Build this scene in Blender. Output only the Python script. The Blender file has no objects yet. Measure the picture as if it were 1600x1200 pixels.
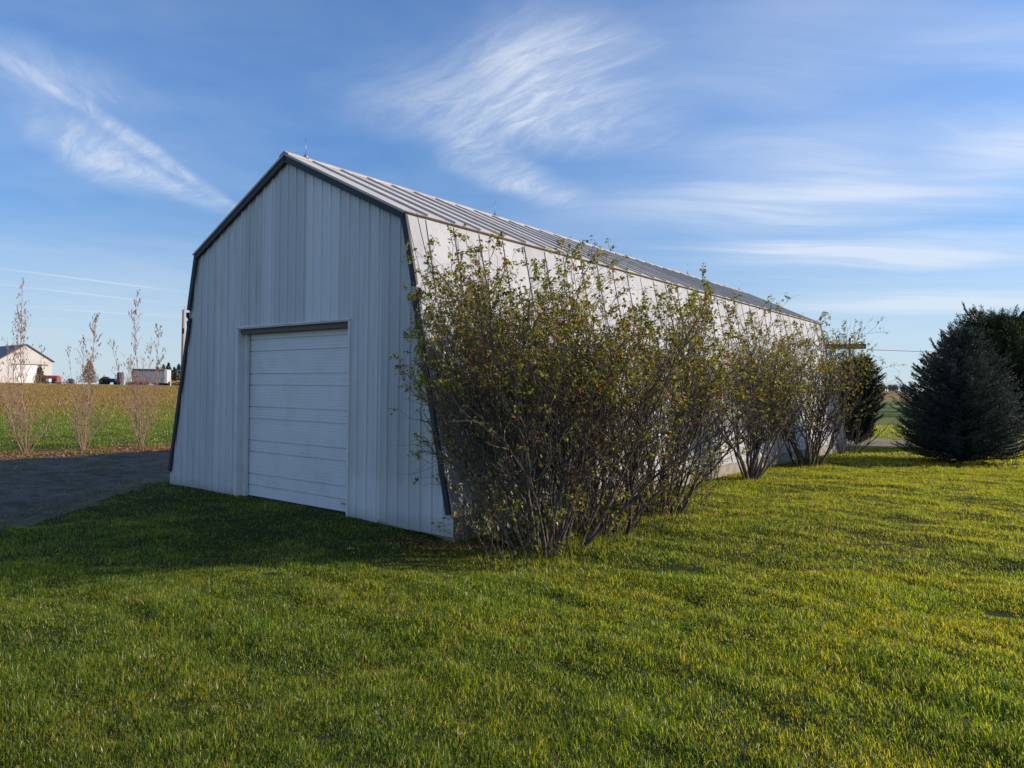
import bpy, math, random
import numpy as np
from mathutils import Vector, Matrix
sc = bpy.context.scene
COL = sc.collection
rad = math.radians

# ------------------------------------------------------------------ fitted camera and barn measures
FPX, PITCH, ROLL, CAMH = 1136.3, 0.00656, 0.0111, 1.988
BX, BY, BANG = -0.770, 9.830, -0.6652
GX, GY = math.cos(BANG), math.sin(BANG)          # outward from the barn's long right wall
NX, NY = -math.sin(BANG), math.cos(BANG)         # along the barn, away from the door wall
W, L, H, K, KU = 7.708, 20.83, 5.884, 4.515, 0.966
ZN, UN, ZB = 3.40, 0.73, 0.26
DU, DW, DH = 2.214, 3.05, 2.97
SUN_AZ, SUN_EL = math.atan2(1.0, .08), rad(20.5)  # azimuth measured from +Y towards +X

def vax(p):  # barn-local -> world
    return (BX + GX*p[0] + NX*p[1], BY + GY*p[0] + NY*p[1], p[2])

# ------------------------------------------------------------------ tags
def tag(o, label=None, cat=None, group=None, kind=None):
    if label: o['label'] = label
    if cat: o['category'] = cat
    if group: o['group'] = group
    if kind: o['kind'] = kind
    return o
def empty(name, loc, rz, label, cat, group=None):
    o = bpy.data.objects.new(name, None); COL.objects.link(o)
    o.location = loc; o.rotation_euler = (0, 0, rz); o.empty_display_size = .3
    return tag(o, label, cat, group)

class MB:
    def __init__(s): s.v = []; s.f = []; s.m = []; s.mi = 0
    def add(s, vs, fs):
        n = len(s.v); s.v.extend(vs); s.f.extend([tuple(i+n for i in f) for f in fs]); s.m.extend([s.mi]*len(fs))
    def box(s, x0, x1, y0, y1, z0, z1):
        s.add([(x0,y0,z0),(x1,y0,z0),(x1,y1,z0),(x0,y1,z0),(x0,y0,z1),(x1,y0,z1),(x1,y1,z1),(x0,y1,z1)],
              [(3,2,1,0),(4,5,6,7),(0,1,5,4),(1,2,6,5),(2,3,7,6),(3,0,4,7)])
    def prism(s, poly, y0, y1):          # polygon in (x,z), extruded along y
        n = len(poly)
        s.add([(x,y0,z) for x,z in poly]+[(x,y1,z) for x,z in poly],
              [tuple(range(n)), tuple(range(2*n-1,n-1,-1))]+[((i+1)%n,i,i+n,(i+1)%n+n) for i in range(n)])
    def prismx(s, poly, x0, x1):         # polygon in (y,z), extruded along x
        n = len(poly)
        s.add([(x0,y,z) for y,z in poly]+[(x1,y,z) for y,z in poly],
              [tuple(range(n)), tuple(range(2*n-1,n-1,-1))]+[((i+1)%n,i,i+n,(i+1)%n+n) for i in range(n)])
    def tube(s, pts, rs, sides=5, cap=True):
        n0 = len(s.v); N = len(pts); prev = None
        for i in range(N):
            a = pts[max(i-1,0)]; b = pts[min(i+1,N-1)]
            t = Vector((b[0]-a[0], b[1]-a[1], b[2]-a[2]))
            if t.length < 1e-9: t = Vector((0,0,1))
            t.normalize()
            if prev is None:
                prev = t.orthogonal().normalized()
            e = prev - t*prev.dot(t)
            if e.length < 1e-6: e = t.orthogonal()
            e.normalize(); prev = e; q = t.cross(e)
            for k in range(sides):
                c = 2*math.pi*k/sides; ca, sa = math.cos(c)*rs[i], math.sin(c)*rs[i]
                s.v.append((pts[i][0]+e.x*ca+q.x*sa, pts[i][1]+e.y*ca+q.y*sa, pts[i][2]+e.z*ca+q.z*sa))
        nf = 0
        for i in range(N-1):
            for k in range(sides):
                a = n0+i*sides+k; b = n0+i*sides+(k+1)%sides
                s.f.append((a,b,b+sides,a+sides)); nf += 1
        if cap:
            s.f.append(tuple(n0+(N-1)*sides+k for k in range(sides))); nf += 1
            s.f.append(tuple(n0+sides-1-k for k in range(sides))); nf += 1
        s.m.extend([s.mi]*nf)
    def lathe(s, c, prof, sides=12):     # prof: (r,z) list, axis z
        n0 = len(s.v)
        for r, z in prof:
            for k in range(sides):
                a = 2*math.pi*k/sides; s.v.append((c[0]+r*math.cos(a), c[1]+r*math.sin(a), c[2]+z))
        nf = 0
        for i in range(len(prof)-1):
            for k in range(sides):
                a = n0+i*sides+k; b = n0+i*sides+(k+1)%sides
                s.f.append((a,b,b+sides,a+sides)); nf += 1
        s.m.extend([s.mi]*nf)
    def disc_wheel(s, c, r, w, axis='y', sides=20):
        prof = [(r*.25,-w/2),(r*.92,-w/2),(r,-w*.3),(r,w*.3),(r*.92,w/2),(r*.25,w/2)]
        n0 = len(s.v)
        for rr, h in prof:
            for k in range(sides):
                a = 2*math.pi*k/sides; x, z = rr*math.cos(a), rr*math.sin(a)
                s.v.append((c[0]+x, c[1]+h, c[2]+z) if axis=='y' else (c[0]+h, c[1]+x, c[2]+z))
        nf = 0
        for i in range(len(prof)-1):
            for k in range(sides):
                a = n0+i*sides+k; b = n0+i*sides+(k+1)%sides
                s.f.append((a,b,b+sides,a+sides)); nf += 1
        s.m.extend([s.mi]*nf)
    def build(s, name, mats, parent=None, smooth=False, flip=False):
        me = bpy.data.meshes.new(name)
        me.from_pydata(s.v, [], s.f)
        for m in (mats if isinstance(mats, (list, tuple)) else [mats]): me.materials.append(m)
        if any(s.m): me.polygons.foreach_set('material_index', s.m)
        if smooth: me.polygons.foreach_set('use_smooth', [True]*len(me.polygons))
        me.update()
        o = bpy.data.objects.new(name, me); COL.objects.link(o)
        if parent: o.parent = parent
        return o

def fastmesh(name, V, F, mat, parent=None, smooth=False):
    """V (n,3); F (m,k) with k = 3 or 4"""
    me = bpy.data.meshes.new(name); V = np.asarray(V, np.float32); F = np.asarray(F, np.int32)
    me.vertices.add(len(V)); me.vertices.foreach_set('co', V.ravel())
    k = F.shape[1]; me.loops.add(F.size); me.loops.foreach_set('vertex_index', F.ravel())
    me.polygons.add(len(F)); me.polygons.foreach_set('loop_start', np.arange(len(F), dtype=np.int32)*k)
    if smooth: me.polygons.foreach_set('use_smooth', np.ones(len(F), bool))
    me.materials.append(mat); me.update(calc_edges=True)
    o = bpy.data.objects.new(name, me); COL.objects.link(o)
    if parent: o.parent = parent
    return o

# ------------------------------------------------------------------ materials
class NT:
    def __init__(s, nt): s.nt = nt; s.n = nt.nodes; s.l = nt.links
    def node(s, t, **kw):
        n = s.n.new(t)
        for k, v in kw.items():
            if k.startswith('i_'):
                key = k[2:]; key = int(key) if key.isdigit() else key.replace('_', ' ')
                s.put(n.inputs[key], v)
            else: setattr(n, k, v)
        return n
    def put(s, inp, v):
        if isinstance(v, bpy.types.NodeSocket): s.l.new(v, inp)
        else: inp.default_value = v
    def math(s, op, a, b=None, c=None, clamp=False):
        n = s.n.new('ShaderNodeMath'); n.operation = op; n.use_clamp = clamp
        for i, v in enumerate((a, b, c)):
            if v is not None: s.put(n.inputs[i], v)
        return n.outputs[0]
    def noise(s, vec, scale, detail=4, rough=.55, dist=0., dim='3D'):
        n = s.n.new('ShaderNodeTexNoise'); n.noise_dimensions = dim
        if vec is not None: s.l.new(vec, n.inputs['Vector'])
        n.inputs['Scale'].default_value = scale; n.inputs['Detail'].default_value = detail
        n.inputs['Roughness'].default_value = rough; n.inputs['Distortion'].default_value = dist
        return n.outputs[0]
    def ramp(s, fac, stops, interp='LINEAR'):
        n = s.n.new('ShaderNodeValToRGB'); cr = n.color_ramp; cr.interpolation = interp
        while len(cr.elements) < len(stops): cr.elements.new(.5)
        for e, (p, c) in zip(cr.elements, stops):
            e.position = p; e.color = (c[0], c[1], c[2], 1) if not isinstance(c, (int, float)) else (c, c, c, 1)
        s.l.new(fac, n.inputs[0]); return n.outputs[0]
    def mix(s, fac, a, b, mode='MIX'):
        n = s.n.new('ShaderNodeMix'); n.data_type = 'RGBA'; n.blend_type = mode
        s.put(n.inputs[0], fac)
        for i, v in ((6, a), (7, b)):
            if isinstance(v, (tuple, list)): v = (v[0], v[1], v[2], 1)
            s.put(n.inputs[i], v)
        return n.outputs[2]
    def smooth(s, v, a, b, lo=0., hi=1.):
        n = s.n.new('ShaderNodeMapRange'); n.interpolation_type = 'SMOOTHSTEP'
        s.put(n.inputs[0], v)
        for i, x in ((1, a), (2, b), (3, lo), (4, hi)): n.inputs[i].default_value = x
        return n.outputs[0]
    def mapv(s, vec, loc=(0,0,0), rot=(0,0,0), scale=(1,1,1), vt='POINT'):
        n = s.n.new('ShaderNodeMapping'); n.vector_type = vt; s.l.new(vec, n.inputs[0])
        n.inputs[1].default_value = loc; n.inputs[2].default_value = rot; n.inputs[3].default_value = scale
        return n.outputs[0]
    def sep(s, vec):
        n = s.n.new('ShaderNodeSeparateXYZ'); s.l.new(vec, n.inputs[0]); return n.outputs
    def comb(s, x, y, z):
        n = s.n.new('ShaderNodeCombineXYZ')
        for i, v in enumerate((x, y, z)): s.put(n.inputs[i], v)
        return n.outputs[0]

def newmat(name):
    m = bpy.data.materials.new(name); m.use_nodes = True
    t = NT(m.node_tree); b = t.n['Principled BSDF']
    return m, t, b
def bump(t, b, height, strength=.4, dist=.01):
    n = t.node('ShaderNodeBump'); n.inputs['Strength'].default_value = strength
    n.inputs['Distance'].default_value = dist; t.l.new(height, n.inputs['Height']); t.l.new(n.outputs[0], b.inputs['Normal'])

def painted(name, c, rough=.5, metal=0., var=.12, scale=6., dirt=(.2,.17,.13), dirt_amt=.25, spec=.4):
    m, t, b = newmat(name)
    co = t.node('ShaderNodeTexCoord').outputs['Object']
    n1 = t.noise(co, scale, 5, .6); n2 = t.noise(t.mapv(co, scale=(1,1,.25)), scale*2.3, 4, .6)
    col = t.mix(t.math('MULTIPLY', t.smooth(n1, .45, .75), dirt_amt), c, dirt)
    col = t.mix(t.math('MULTIPLY', n2, var*2), col, tuple(x*.7 for x in c))
    t.l.new(col, b.inputs['Base Color']); b.inputs['Roughness'].default_value = rough
    b.inputs['Metallic'].default_value = metal; b.inputs['Specular IOR Level'].default_value = spec
    bump(t, b, n1, .15, .01)
    return m

# gable siding: sheets with slightly different weathering, a paler band of newer sheets over the door
def m_gable():
    m, t, b = newmat('white_ribbed_steel')
    co = t.node('ShaderNodeTexCoord').outputs['Object']; x, y, z = t.sep(co)
    u = t.math('MULTIPLY', x, -1.)
    sheet = t.math('FLOOR', t.math('DIVIDE', t.math('ADD', u, .34), .914))
    wn = t.node('ShaderNodeTexWhiteNoise', noise_dimensions='1D'); t.l.new(sheet, wn.inputs['W'])
    v = t.math('MULTIPLY_ADD', wn.outputs['Value'], .24, .76)
    patch = t.math('MULTIPLY', t.math('MULTIPLY', t.math('GREATER_THAN', u, 2.515), t.math('LESS_THAN', u, 4.54)), t.math('GREATER_THAN', z, DH))
    streak = t.noise(t.mapv(co, scale=(9, 9, .35)), 1.0, 5, .65)
    blot = t.noise(co, 1.6, 5, .6)
    col = t.mix(t.smooth(streak, .35, .75), (.66,.65,.64), (.54,.54,.54))
    col = t.mix(t.math('MULTIPLY', t.smooth(blot, .5, .72), .30), col, (.47,.46,.45))
    col = t.mix(patch, col, (.74,.73,.73))
    # scuffed, cleaner lower band right of the door
    lowb = t.math('MULTIPLY', t.smooth(t.math('ADD', z, t.math('MULTIPLY', t.math('SUBTRACT', streak, .5), .5)), .78, .52), t.math('LESS_THAN', u, DU))
    col = t.mix(t.math('MULTIPLY', lowb, .7), col, (.74,.73,.72))
    sp = t.math('MULTIPLY', t.smooth(t.math('ADD', z, t.math('MULTIPLY', blot, .35)), .42, .18), .5)
    col = t.mix(sp, col, (.33,.31,.28))
    drip = t.math('MULTIPLY', t.smooth(t.noise(t.mapv(co, scale=(22,22,.22)), 1.0, 3, .6), .62, .74), t.smooth(t.noise(co, .8, 3), .42, .6))
    col = t.mix(t.math('MULTIPLY', drip, .45), col, (.30,.26,.22))
    col = t.mix(t.math('MULTIPLY', t.smooth(t.noise(co, 9., 6, .7), .66, .74), .5), col, (.28,.21,.15))
    vv = t.node('ShaderNodeVectorMath', operation='SCALE'); t.l.new(col, vv.inputs[0]); t.l.new(v, vv.inputs['Scale'])
    t.l.new(vv.outputs[0], b.inputs['Base Color'])
    b.inputs['Roughness'].default_value = .55; b.inputs['Specular IOR Level'].default_value = .3
    bump(t, b, t.noise(co, 2.2, 3), .25, .03)
    return m
def m_side(name, c1, c2, rust=.25):
    m, t, b = newmat(name)
    co = t.node('ShaderNodeTexCoord').outputs['Object']; x, y, z = t.sep(co)
    pan = t.math('FLOOR', t.math('DIVIDE', t.math('SUBTRACT', y, .35), .6))
    wn = t.node('ShaderNodeTexWhiteNoise', noise_dimensions='1D'); t.l.new(pan, wn.inputs['W'])
    streak = t.noise(t.mapv(co, scale=(1.2, 14, .6)), 1.0, 5, .65); blot = t.noise(co, 2.4, 6, .65)
    col = t.mix(t.smooth(blot, .35, .7), c1, c2)
    col = t.mix(t.math('MULTIPLY', t.smooth(streak, .5, .8), .5), col, tuple(k*.72 for k in c2))
    rs = t.math('MULTIPLY', t.smooth(t.noise(t.mapv(co, scale=(1,5,1)), 3.1, 6, .7), .60, .74), rust)
    col = t.mix(rs, col, (.23,.12,.07))
    vv = t.node('ShaderNodeVectorMath', operation='SCALE'); t.l.new(col, vv.inputs[0])
    t.l.new(t.math('MULTIPLY_ADD', wn.outputs['Value'], .14, .86), vv.inputs['Scale'])
    t.l.new(vv.outputs[0], b.inputs['Base Color'])
    b.inputs['Roughness'].default_value = .7; b.inputs['Metallic'].default_value = 0.; b.inputs['Specular IOR Level'].default_value = .12
    bump(t, b, t.noise(t.mapv(co, scale=(1,2.2,1)), 1.7, 3), .35, .035)
    return m
def m_concrete():
    m, t, b = newmat('weathered_concrete')
    co = t.node('ShaderNodeTexCoord').outputs['Object']
    n = t.noise(co, 3., 7, .65); n2 = t.noise(co, 40., 3, .6)
    col = t.ramp(n, [(.3,(.19,.16,.13)), (.5,(.33,.28,.23)), (.7,(.42,.37,.31))])
    col = t.mix(t.math('MULTIPLY', n2, .4), col, (.24,.21,.18))
    t.l.new(col, b.inputs['Base Color']); b.inputs['Roughness'].default_value = .9
    bump(t, b, t.math('ADD', n, t.math('MULTIPLY', n2, .3)), .6, .02); return m
def m_bark(name, c1, c2, scale=18., rough=.85):
    m, t, b = newmat(name)
    co = t.node('ShaderNodeTexCoord').outputs['Object']
    n = t.noise(co, scale, 4, .6); g = t.node('ShaderNodeNewGeometry')
    col = t.mix(t.smooth(n, .35, .65), c1, c2)
    col = t.mix(t.math('MULTIPLY', g.outputs['Random Per Island'], .45), col, tuple(x*.55 for x in c1))
    t.l.new(col, b.inputs['Base Color']); b.inputs['Roughness'].default_value = rough
    b.inputs['Specular IOR Level'].default_value = .25; return m
def m_leaf(name, stops, patch=None, pscale=1.2, trans=.42, gloss=.25, rough=.5, plo=.5, phi=.65, prnd=.3):
    """thin leaves; colour from a random value per leaf, and drifting to a second palette in patches of the crown"""
    m, t, b = newmat(name); t.n.remove(b)
    g = t.node('ShaderNodeNewGeometry'); rnd = g.outputs['Random Per Island']
    col = t.ramp(rnd, stops)
    if patch:
        n = t.math('ADD', t.noise(g.outputs['Position'], pscale, 3, .6), t.math('MULTIPLY', t.math('SUBTRACT', t.math('FRACT', t.math('MULTIPLY', rnd, 17.3)), .5), prnd))
        col = t.mix(t.smooth(n, plo, phi), col, t.ramp(rnd, patch))
    d = t.node('ShaderNodeBsdfDiffuse'); t.l.new(col, d.inputs[0])
    tr = t.node('ShaderNodeBsdfTranslucent'); t.l.new(t.mix(1., col, (1.25,1.2,.7), 'MULTIPLY'), tr.inputs[0])
    mx = t.node('ShaderNodeMixShader'); mx.inputs[0].default_value = trans
    t.l.new(d.outputs[0], mx.inputs[1]); t.l.new(tr.outputs[0], mx.inputs[2])
    gl = t.node('ShaderNodeBsdfGlossy'); gl.inputs['Roughness'].default_value = rough; gl.inputs[0].default_value = (.9,.9,.9,1)
    fr = t.node('ShaderNodeFresnel'); fr.inputs[0].default_value = 1.4
    m2 = t.node('ShaderNodeMixShader'); t.l.new(t.math('MULTIPLY', fr.outputs[0], gloss), m2.inputs[0])
    t.l.new(mx.outputs[0], m2.inputs[1]); t.l.new(gl.outputs[0], m2.inputs[2])
    t.l.new(m2.outputs[0], t.n['Material Output'].inputs[0])
    return m

# ------------------------------------------------------------------ terrain
rg = np.random.default_rng(11)
_w = []
for i in range(26):
    lam = .45*(1.11**i); a = rg.uniform(0, 2*math.pi)
    _w.append((2*math.pi/lam*math.cos(a), 2*math.pi/lam*math.sin(a), rg.uniform(0, 6.28), min(.0060*lam, .0066)))
def sstep(a, b, x):
    t = np.clip((x-a)/(b-a), 0, 1); return t*t*(3-2*t)
def zt(x, y):
    x = np.asarray(x, float); y = np.asarray(y, float)
    d = np.hypot(x, y)
    left = 1 - sstep(-.35, .05, x/np.maximum(y, 1.))
    zl = -.06 + 2.13*np.clip((d-25)/107, 0, 1)*(.92+.08*np.sin(d*.05)) - .035*np.maximum(d-132, 0)
    zr = -.05 - .10*sstep(22, 34, d) - .15*sstep(45, 90, d) + 3.3*sstep(130, 520, d)
    z = np.where(y > 0, left*zl + (1-left)*zr, -.06)
    z = z - .07*np.exp(-((x-BX)**2+(y-BY+.4)**2)/5.) - .05*sstep(9, 3, d)
    lx0 = (x-BX)*GX+(y-BY)*GY; ly0 = (x-BX)*NX+(y-BY)*NY
    z = z + .075*np.exp(-(ly0+.2)**2/2.)*sstep(.1, -1.2, lx0)*sstep(-W-1.5, -W, lx0)
    und = sum(a*np.sin(kx*x+ky*y+p) for kx, ky, p, a in _w)
    lx = (x-BX)*GX+(y-BY)*GY; ly = (x-BX)*NX+(y-BY)*NY
    near = np.exp(-np.maximum(0, np.maximum(np.maximum(lx, -W-lx), -ly))/.5)
    near = np.where(ly > -6, near, 0)
    return z + und*(1-.85*near)*(1-.7*sstep(14, 35, d))
def zt1(x, y): return float(zt(x, y))

def axis(segs):
    out = [segs[0][0]]
    for a, b, s in segs:
        n = max(1, round((b-a)/s)); out += list(np.linspace(a, b, n+1)[1:])
    return np.array(out)
xs = axis([(-3000,-600,400),(-600,-160,40),(-160,-40,6),(-40,-20,1),(-20,-8,.25),(-8,10,.14),(10,24,.25),(24,44,1),(44,160,6),(160,600,40),(600,3000,400)])
ys = axis([(-60,0,6),(0,2.4,.6),(2.4,12,.14),(12,26,.25),(26,46,.8),(46,150,4),(150,600,30),(600,1400,160),(1400,5000,600)])
XX, YY = np.meshgrid(xs, ys); ZZ = zt(XX, YY)
GV = np.stack([XX, YY, ZZ], -1).reshape(-1, 3)
nx_, ny_ = len(xs), len(ys)
ii, jj = np.meshgrid(np.arange(nx_-1), np.arange(ny_-1))
GF = np.stack([jj*nx_+ii, jj*nx_+ii+1, (jj+1)*nx_+ii+1, (jj+1)*nx_+ii], -1).reshape(-1, 4)

def snoise(x, y, s, seed=0):
    r = np.random.default_rng(100+seed); v = 0
    for k in range(9):
        a = r.uniform(0, 6.28); f = s*r.uniform(.6, 2.2)
        v = v + np.sin(f*(x*math.cos(a)+y*math.sin(a))+r.uniform(0, 6.28))
    return v/9*1.6
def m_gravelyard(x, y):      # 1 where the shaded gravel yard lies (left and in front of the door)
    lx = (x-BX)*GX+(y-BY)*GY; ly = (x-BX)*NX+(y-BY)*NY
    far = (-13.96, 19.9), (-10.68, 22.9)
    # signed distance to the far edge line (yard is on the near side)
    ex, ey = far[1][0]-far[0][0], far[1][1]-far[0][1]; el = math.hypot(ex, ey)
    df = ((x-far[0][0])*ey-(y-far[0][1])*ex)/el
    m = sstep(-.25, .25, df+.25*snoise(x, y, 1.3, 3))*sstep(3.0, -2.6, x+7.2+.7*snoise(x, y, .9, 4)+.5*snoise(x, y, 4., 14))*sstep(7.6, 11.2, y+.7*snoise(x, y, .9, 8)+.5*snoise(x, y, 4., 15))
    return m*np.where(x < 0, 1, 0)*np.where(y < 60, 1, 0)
def m_drive(x, y):           # gravel drive crossing behind the barn on the right
    return sstep(27.5, 28.8, y+.5*snoise(x, y, .5, 5))*sstep(34.5, 33., y+.5*snoise(x, y, .5, 6))*np.where(x > 8, 1, 0)

def m_ground():
    m, t, b = newmat('lawn_soil')
    P = t.node('ShaderNodeNewGeometry').outputs['Position']; x, y, z = t.sep(P)
    flat = t.comb(x, y, 0.)
    n1 = t.noise(flat, 2.2, 6, .65); n2 = t.noise(flat, 26., 5, .7); n3 = t.noise(flat, .12, 5, .6)
    near = t.ramp(n2, [(.3,(.020,.024,.008)), (.55,(.040,.052,.012)), (.75,(.060,.062,.02))])
    green = t.ramp(t.noise(flat, .9, 6, .7), [(.3,(.055,.10,.016)), (.55,(.10,.16,.026)), (.72,(.17,.19,.045))])
    tan = t.ramp(t.noise(t.mapv(flat, scale=(.22,1,1)), .35, 7, .72), [(.3,(.17,.13,.04)), (.5,(.30,.18,.055)), (.68,(.38,.25,.09))])
    d = t.math('SQRT', t.math('ADD', t.math('MULTIPLY', x, x), t.math('MULTIPLY', y, y)))
    dn = t.math('ADD', d, t.math('MULTIPLY', t.math('SUBTRACT', n3, .5), 26.))
    left = t.math('LESS_THAN', x, 0.)
    # left: green strip to 45 m then dry weeds up to the farm road
    cl = t.mix(t.smooth(dn, 34, 62), green, tan)
    # right: mown grass, green winter crop, stubble
    cr = t.mix(t.smooth(d, 34, 46), green, t.mix(.5, green, (.24,.21,.06)))
    dr = t.math('ADD', y, t.math('MULTIPLY', t.math('SUBTRACT', n3, .5), 5.))
    cr = t.mix(t.smooth(dr, 100, 104), cr, (.06,.12,.03))
    cr = t.mix(t.smooth(dr, 118, 121), cr, (.28,.24,.11))
    cr = t.mix(t.smooth(dr, 126, 129), cr, (.09,.14,.035))
    cr = t.mix(t.smooth(dr, 165, 175), cr, t.mix(.3, tan, (.30,.21,.09)))
    far = t.mix(left, cr, cl)
    col = t.mix(t.smooth(d, 24, 44), near, far)
    t.l.new(col, b.inputs['Base Color']); b.inputs['Roughness'].default_value = .95
    b.inputs['Specular IOR Level'].default_value = .1
    bump(t, b, t.math('ADD', n2, t.math('MULTIPLY', n1, 2.)), .8, .05)
    return m
ground = fastmesh('ground', GV, GF, m_ground(), smooth=True); tag(ground, kind='structure')

cx = GV[GF].mean(1)
def overlay(name, maskf, dz, mat):
    mk = maskf(cx[:,0], cx[:,1]) > .5
    F = GF[mk]; used, inv = np.unique(F, return_inverse=True)
    V = GV[used].copy(); V[:,2] += dz
    return tag(fastmesh(name, V, inv.reshape(F.shape), mat, smooth=True), kind='structure')
def m_gravel(name, stops, green=None):
    m, t, b = newmat(name)
    P = t.node('ShaderNodeNewGeometry').outputs['Position']
    vo = t.node('ShaderNodeTexVoronoi'); vo.inputs['Scale'].default_value = 30.; t.l.new(P, vo.inputs['Vector'])
    n1 = t.noise(P, 1.1, 7, .65); n2 = t.noise(P, 14., 5, .7)
    col = t.ramp(t.math('ADD', t.math('MULTIPLY', n1, .55), t.math('MULTIPLY', n2, .45)), stops)
    bw = t.node('ShaderNodeRGBToBW'); t.l.new(vo.outputs['Color'], bw.inputs[0])
    col = t.mix(.35, col, t.ramp(bw.outputs[0], [(.0, tuple(k*.5 for k in stops[1][1])), (1., tuple(min(1,k*1.5) for k in stops[1][1]))]))
    if green: col = t.mix(t.math('MULTIPLY', t.smooth(t.noise(P, 1.6, 8, .75), .46, .58), .85), col, green)
    t.l.new(col, b.inputs['Base Color']); b.inputs['Roughness'].default_value = .9
    b.inputs['Specular IOR Level'].default_value = .2
    bump(t, b, t.math('ADD', vo.outputs['Distance'], n2), .8, .02); return m
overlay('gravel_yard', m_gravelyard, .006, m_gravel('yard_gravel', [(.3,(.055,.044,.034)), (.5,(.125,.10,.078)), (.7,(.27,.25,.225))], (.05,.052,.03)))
overlay('gravel_drive', m_drive, .006, m_gravel('drive_gravel', [(.3,(.22,.16,.12)), (.5,(.34,.26,.21)), (.7,(.42,.34,.29))], (.2,.17,.06)))

# ------------------------------------------------------------------ grass
def inside_barn(x, y, pad=0.):
    lx = (x-BX)*GX+(y-BY)*GY; ly = (x-BX)*NX+(y-BY)*NY
    return (lx < pad) & (lx > -W-pad) & (ly > -pad) & (ly < L+pad)
def wedge(n, y0, y1, r, lo=-.86, hi=.86):
    y = np.sqrt(r.uniform(y0*y0, y1*y1, n)); x = y*r.uniform(lo, hi, n); return x, y
BUSH = [(.42,9.62),(1.35,10.75),(2.55,12.45),(5.55,16.72),(8.15,19.95),(11.6,24.9)]
def grass(name, n, y0, y1, hgt, wid, mat, seed, bend=.5, five=False, lo=-.86, hi=.86, keep=None, clump=.35, wild=True):
    r = np.random.default_rng(seed)
    x, y = wedge(n, y0, y1, r, lo, hi)
    if clump > 0:      # gather part of the blades in tufts
        k = n//9; tx, ty = wedge(k, y0, y1, r, lo, hi); idx = r.integers(0, k, n); c = r.random(n) < clump
        x = np.where(c, tx[idx]+r.normal(0, .022, n), x); y = np.where(c, ty[idx]+r.normal(0, .022, n), y)
    ok = ~inside_barn(x, y, -.06)
    if keep is not None: ok &= r.random(n) < keep(x, y)
    x, y = x[ok], y[ok]; n = len(x)
    d = np.hypot(x, y)
    h = hgt*r.uniform(.45, 1.15, n)*(1+.42*snoise(x, y, 3.2, 1)+.42*snoise(x, y, 11., 2))
    if wild:
        lx = (x-BX)*GX+(y-BY)*GY; ly = (x-BX)*NX+(y-BY)*NY
        dw = np.maximum(np.maximum(lx, -W-lx), np.maximum(-ly, ly-L))
        h *= 1 + .9*np.exp(-np.maximum(dw,0)/.10)*(r.random(n)**2)*(((lx<-.0)&(lx>-2.1))|(lx<-5.6)|(lx>0))
        for bx_, by_ in BUSH:
            q = np.exp(-((x-bx_)**2+(y-by_)**2)/.55); h *= 1 + 1.5*q*r.random(n)**1.5
        q = np.exp(-((x-BX-.05)**2+(y-BY+.25)**2)/.12); h *= 1+2.2*q*r.random(n)**2
        h *= np.where(r.random(n) < .03, 1.75, 1.)
    h = np.clip(h, hgt*.2, hgt*4)
    z = zt(x, y) - .006
    az = r.uniform(0, 2*math.pi, n); lean = np.abs(r.normal(0, bend, n)); la = az + r.normal(0, .8, n)
    # shared drift of the leaning direction
    dr = 2.2+1.2*snoise(x, y, .8, 7); lxv = np.cos(la)*lean+.20*np.cos(dr); lyv = np.sin(la)*lean+.20*np.sin(dr)
    w = wid*r.uniform(.6, 1.25, n)*np.clip(d/(y0+.35*(y1-y0)), 1, 2)**.5
    sx, sy = -np.sin(az)*w/2, np.cos(az)*w/2
    B = np.stack([x, y, z], -1); S = np.stack([sx, sy, np.zeros(n)], -1)
    hh = h/np.sqrt(1+lxv**2+lyv**2)
    T = B + np.stack([lxv*h, lyv*h, hh], -1)
    if five:
        M = B + np.stack([lxv*h*.36, lyv*h*.36, hh*.62], -1)
        V = np.stack([B-S, B+S, M+S*.8, M-S*.8, T+S*.08, T-S*.08], 1).reshape(-1, 3)
        o = np.arange(n)[:,None]*6
        F = np.concatenate([o+np.array([[0,1,2,3]]), o+np.array([[3,2,4,5]])], 1).reshape(-1, 4)
    else:
        V = np.stack([B-S, B+S, T], 1).reshape(-1, 3); F = np.arange(n*3).reshape(-1, 3)
    return fastmesh(name, V, F, mat)
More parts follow.
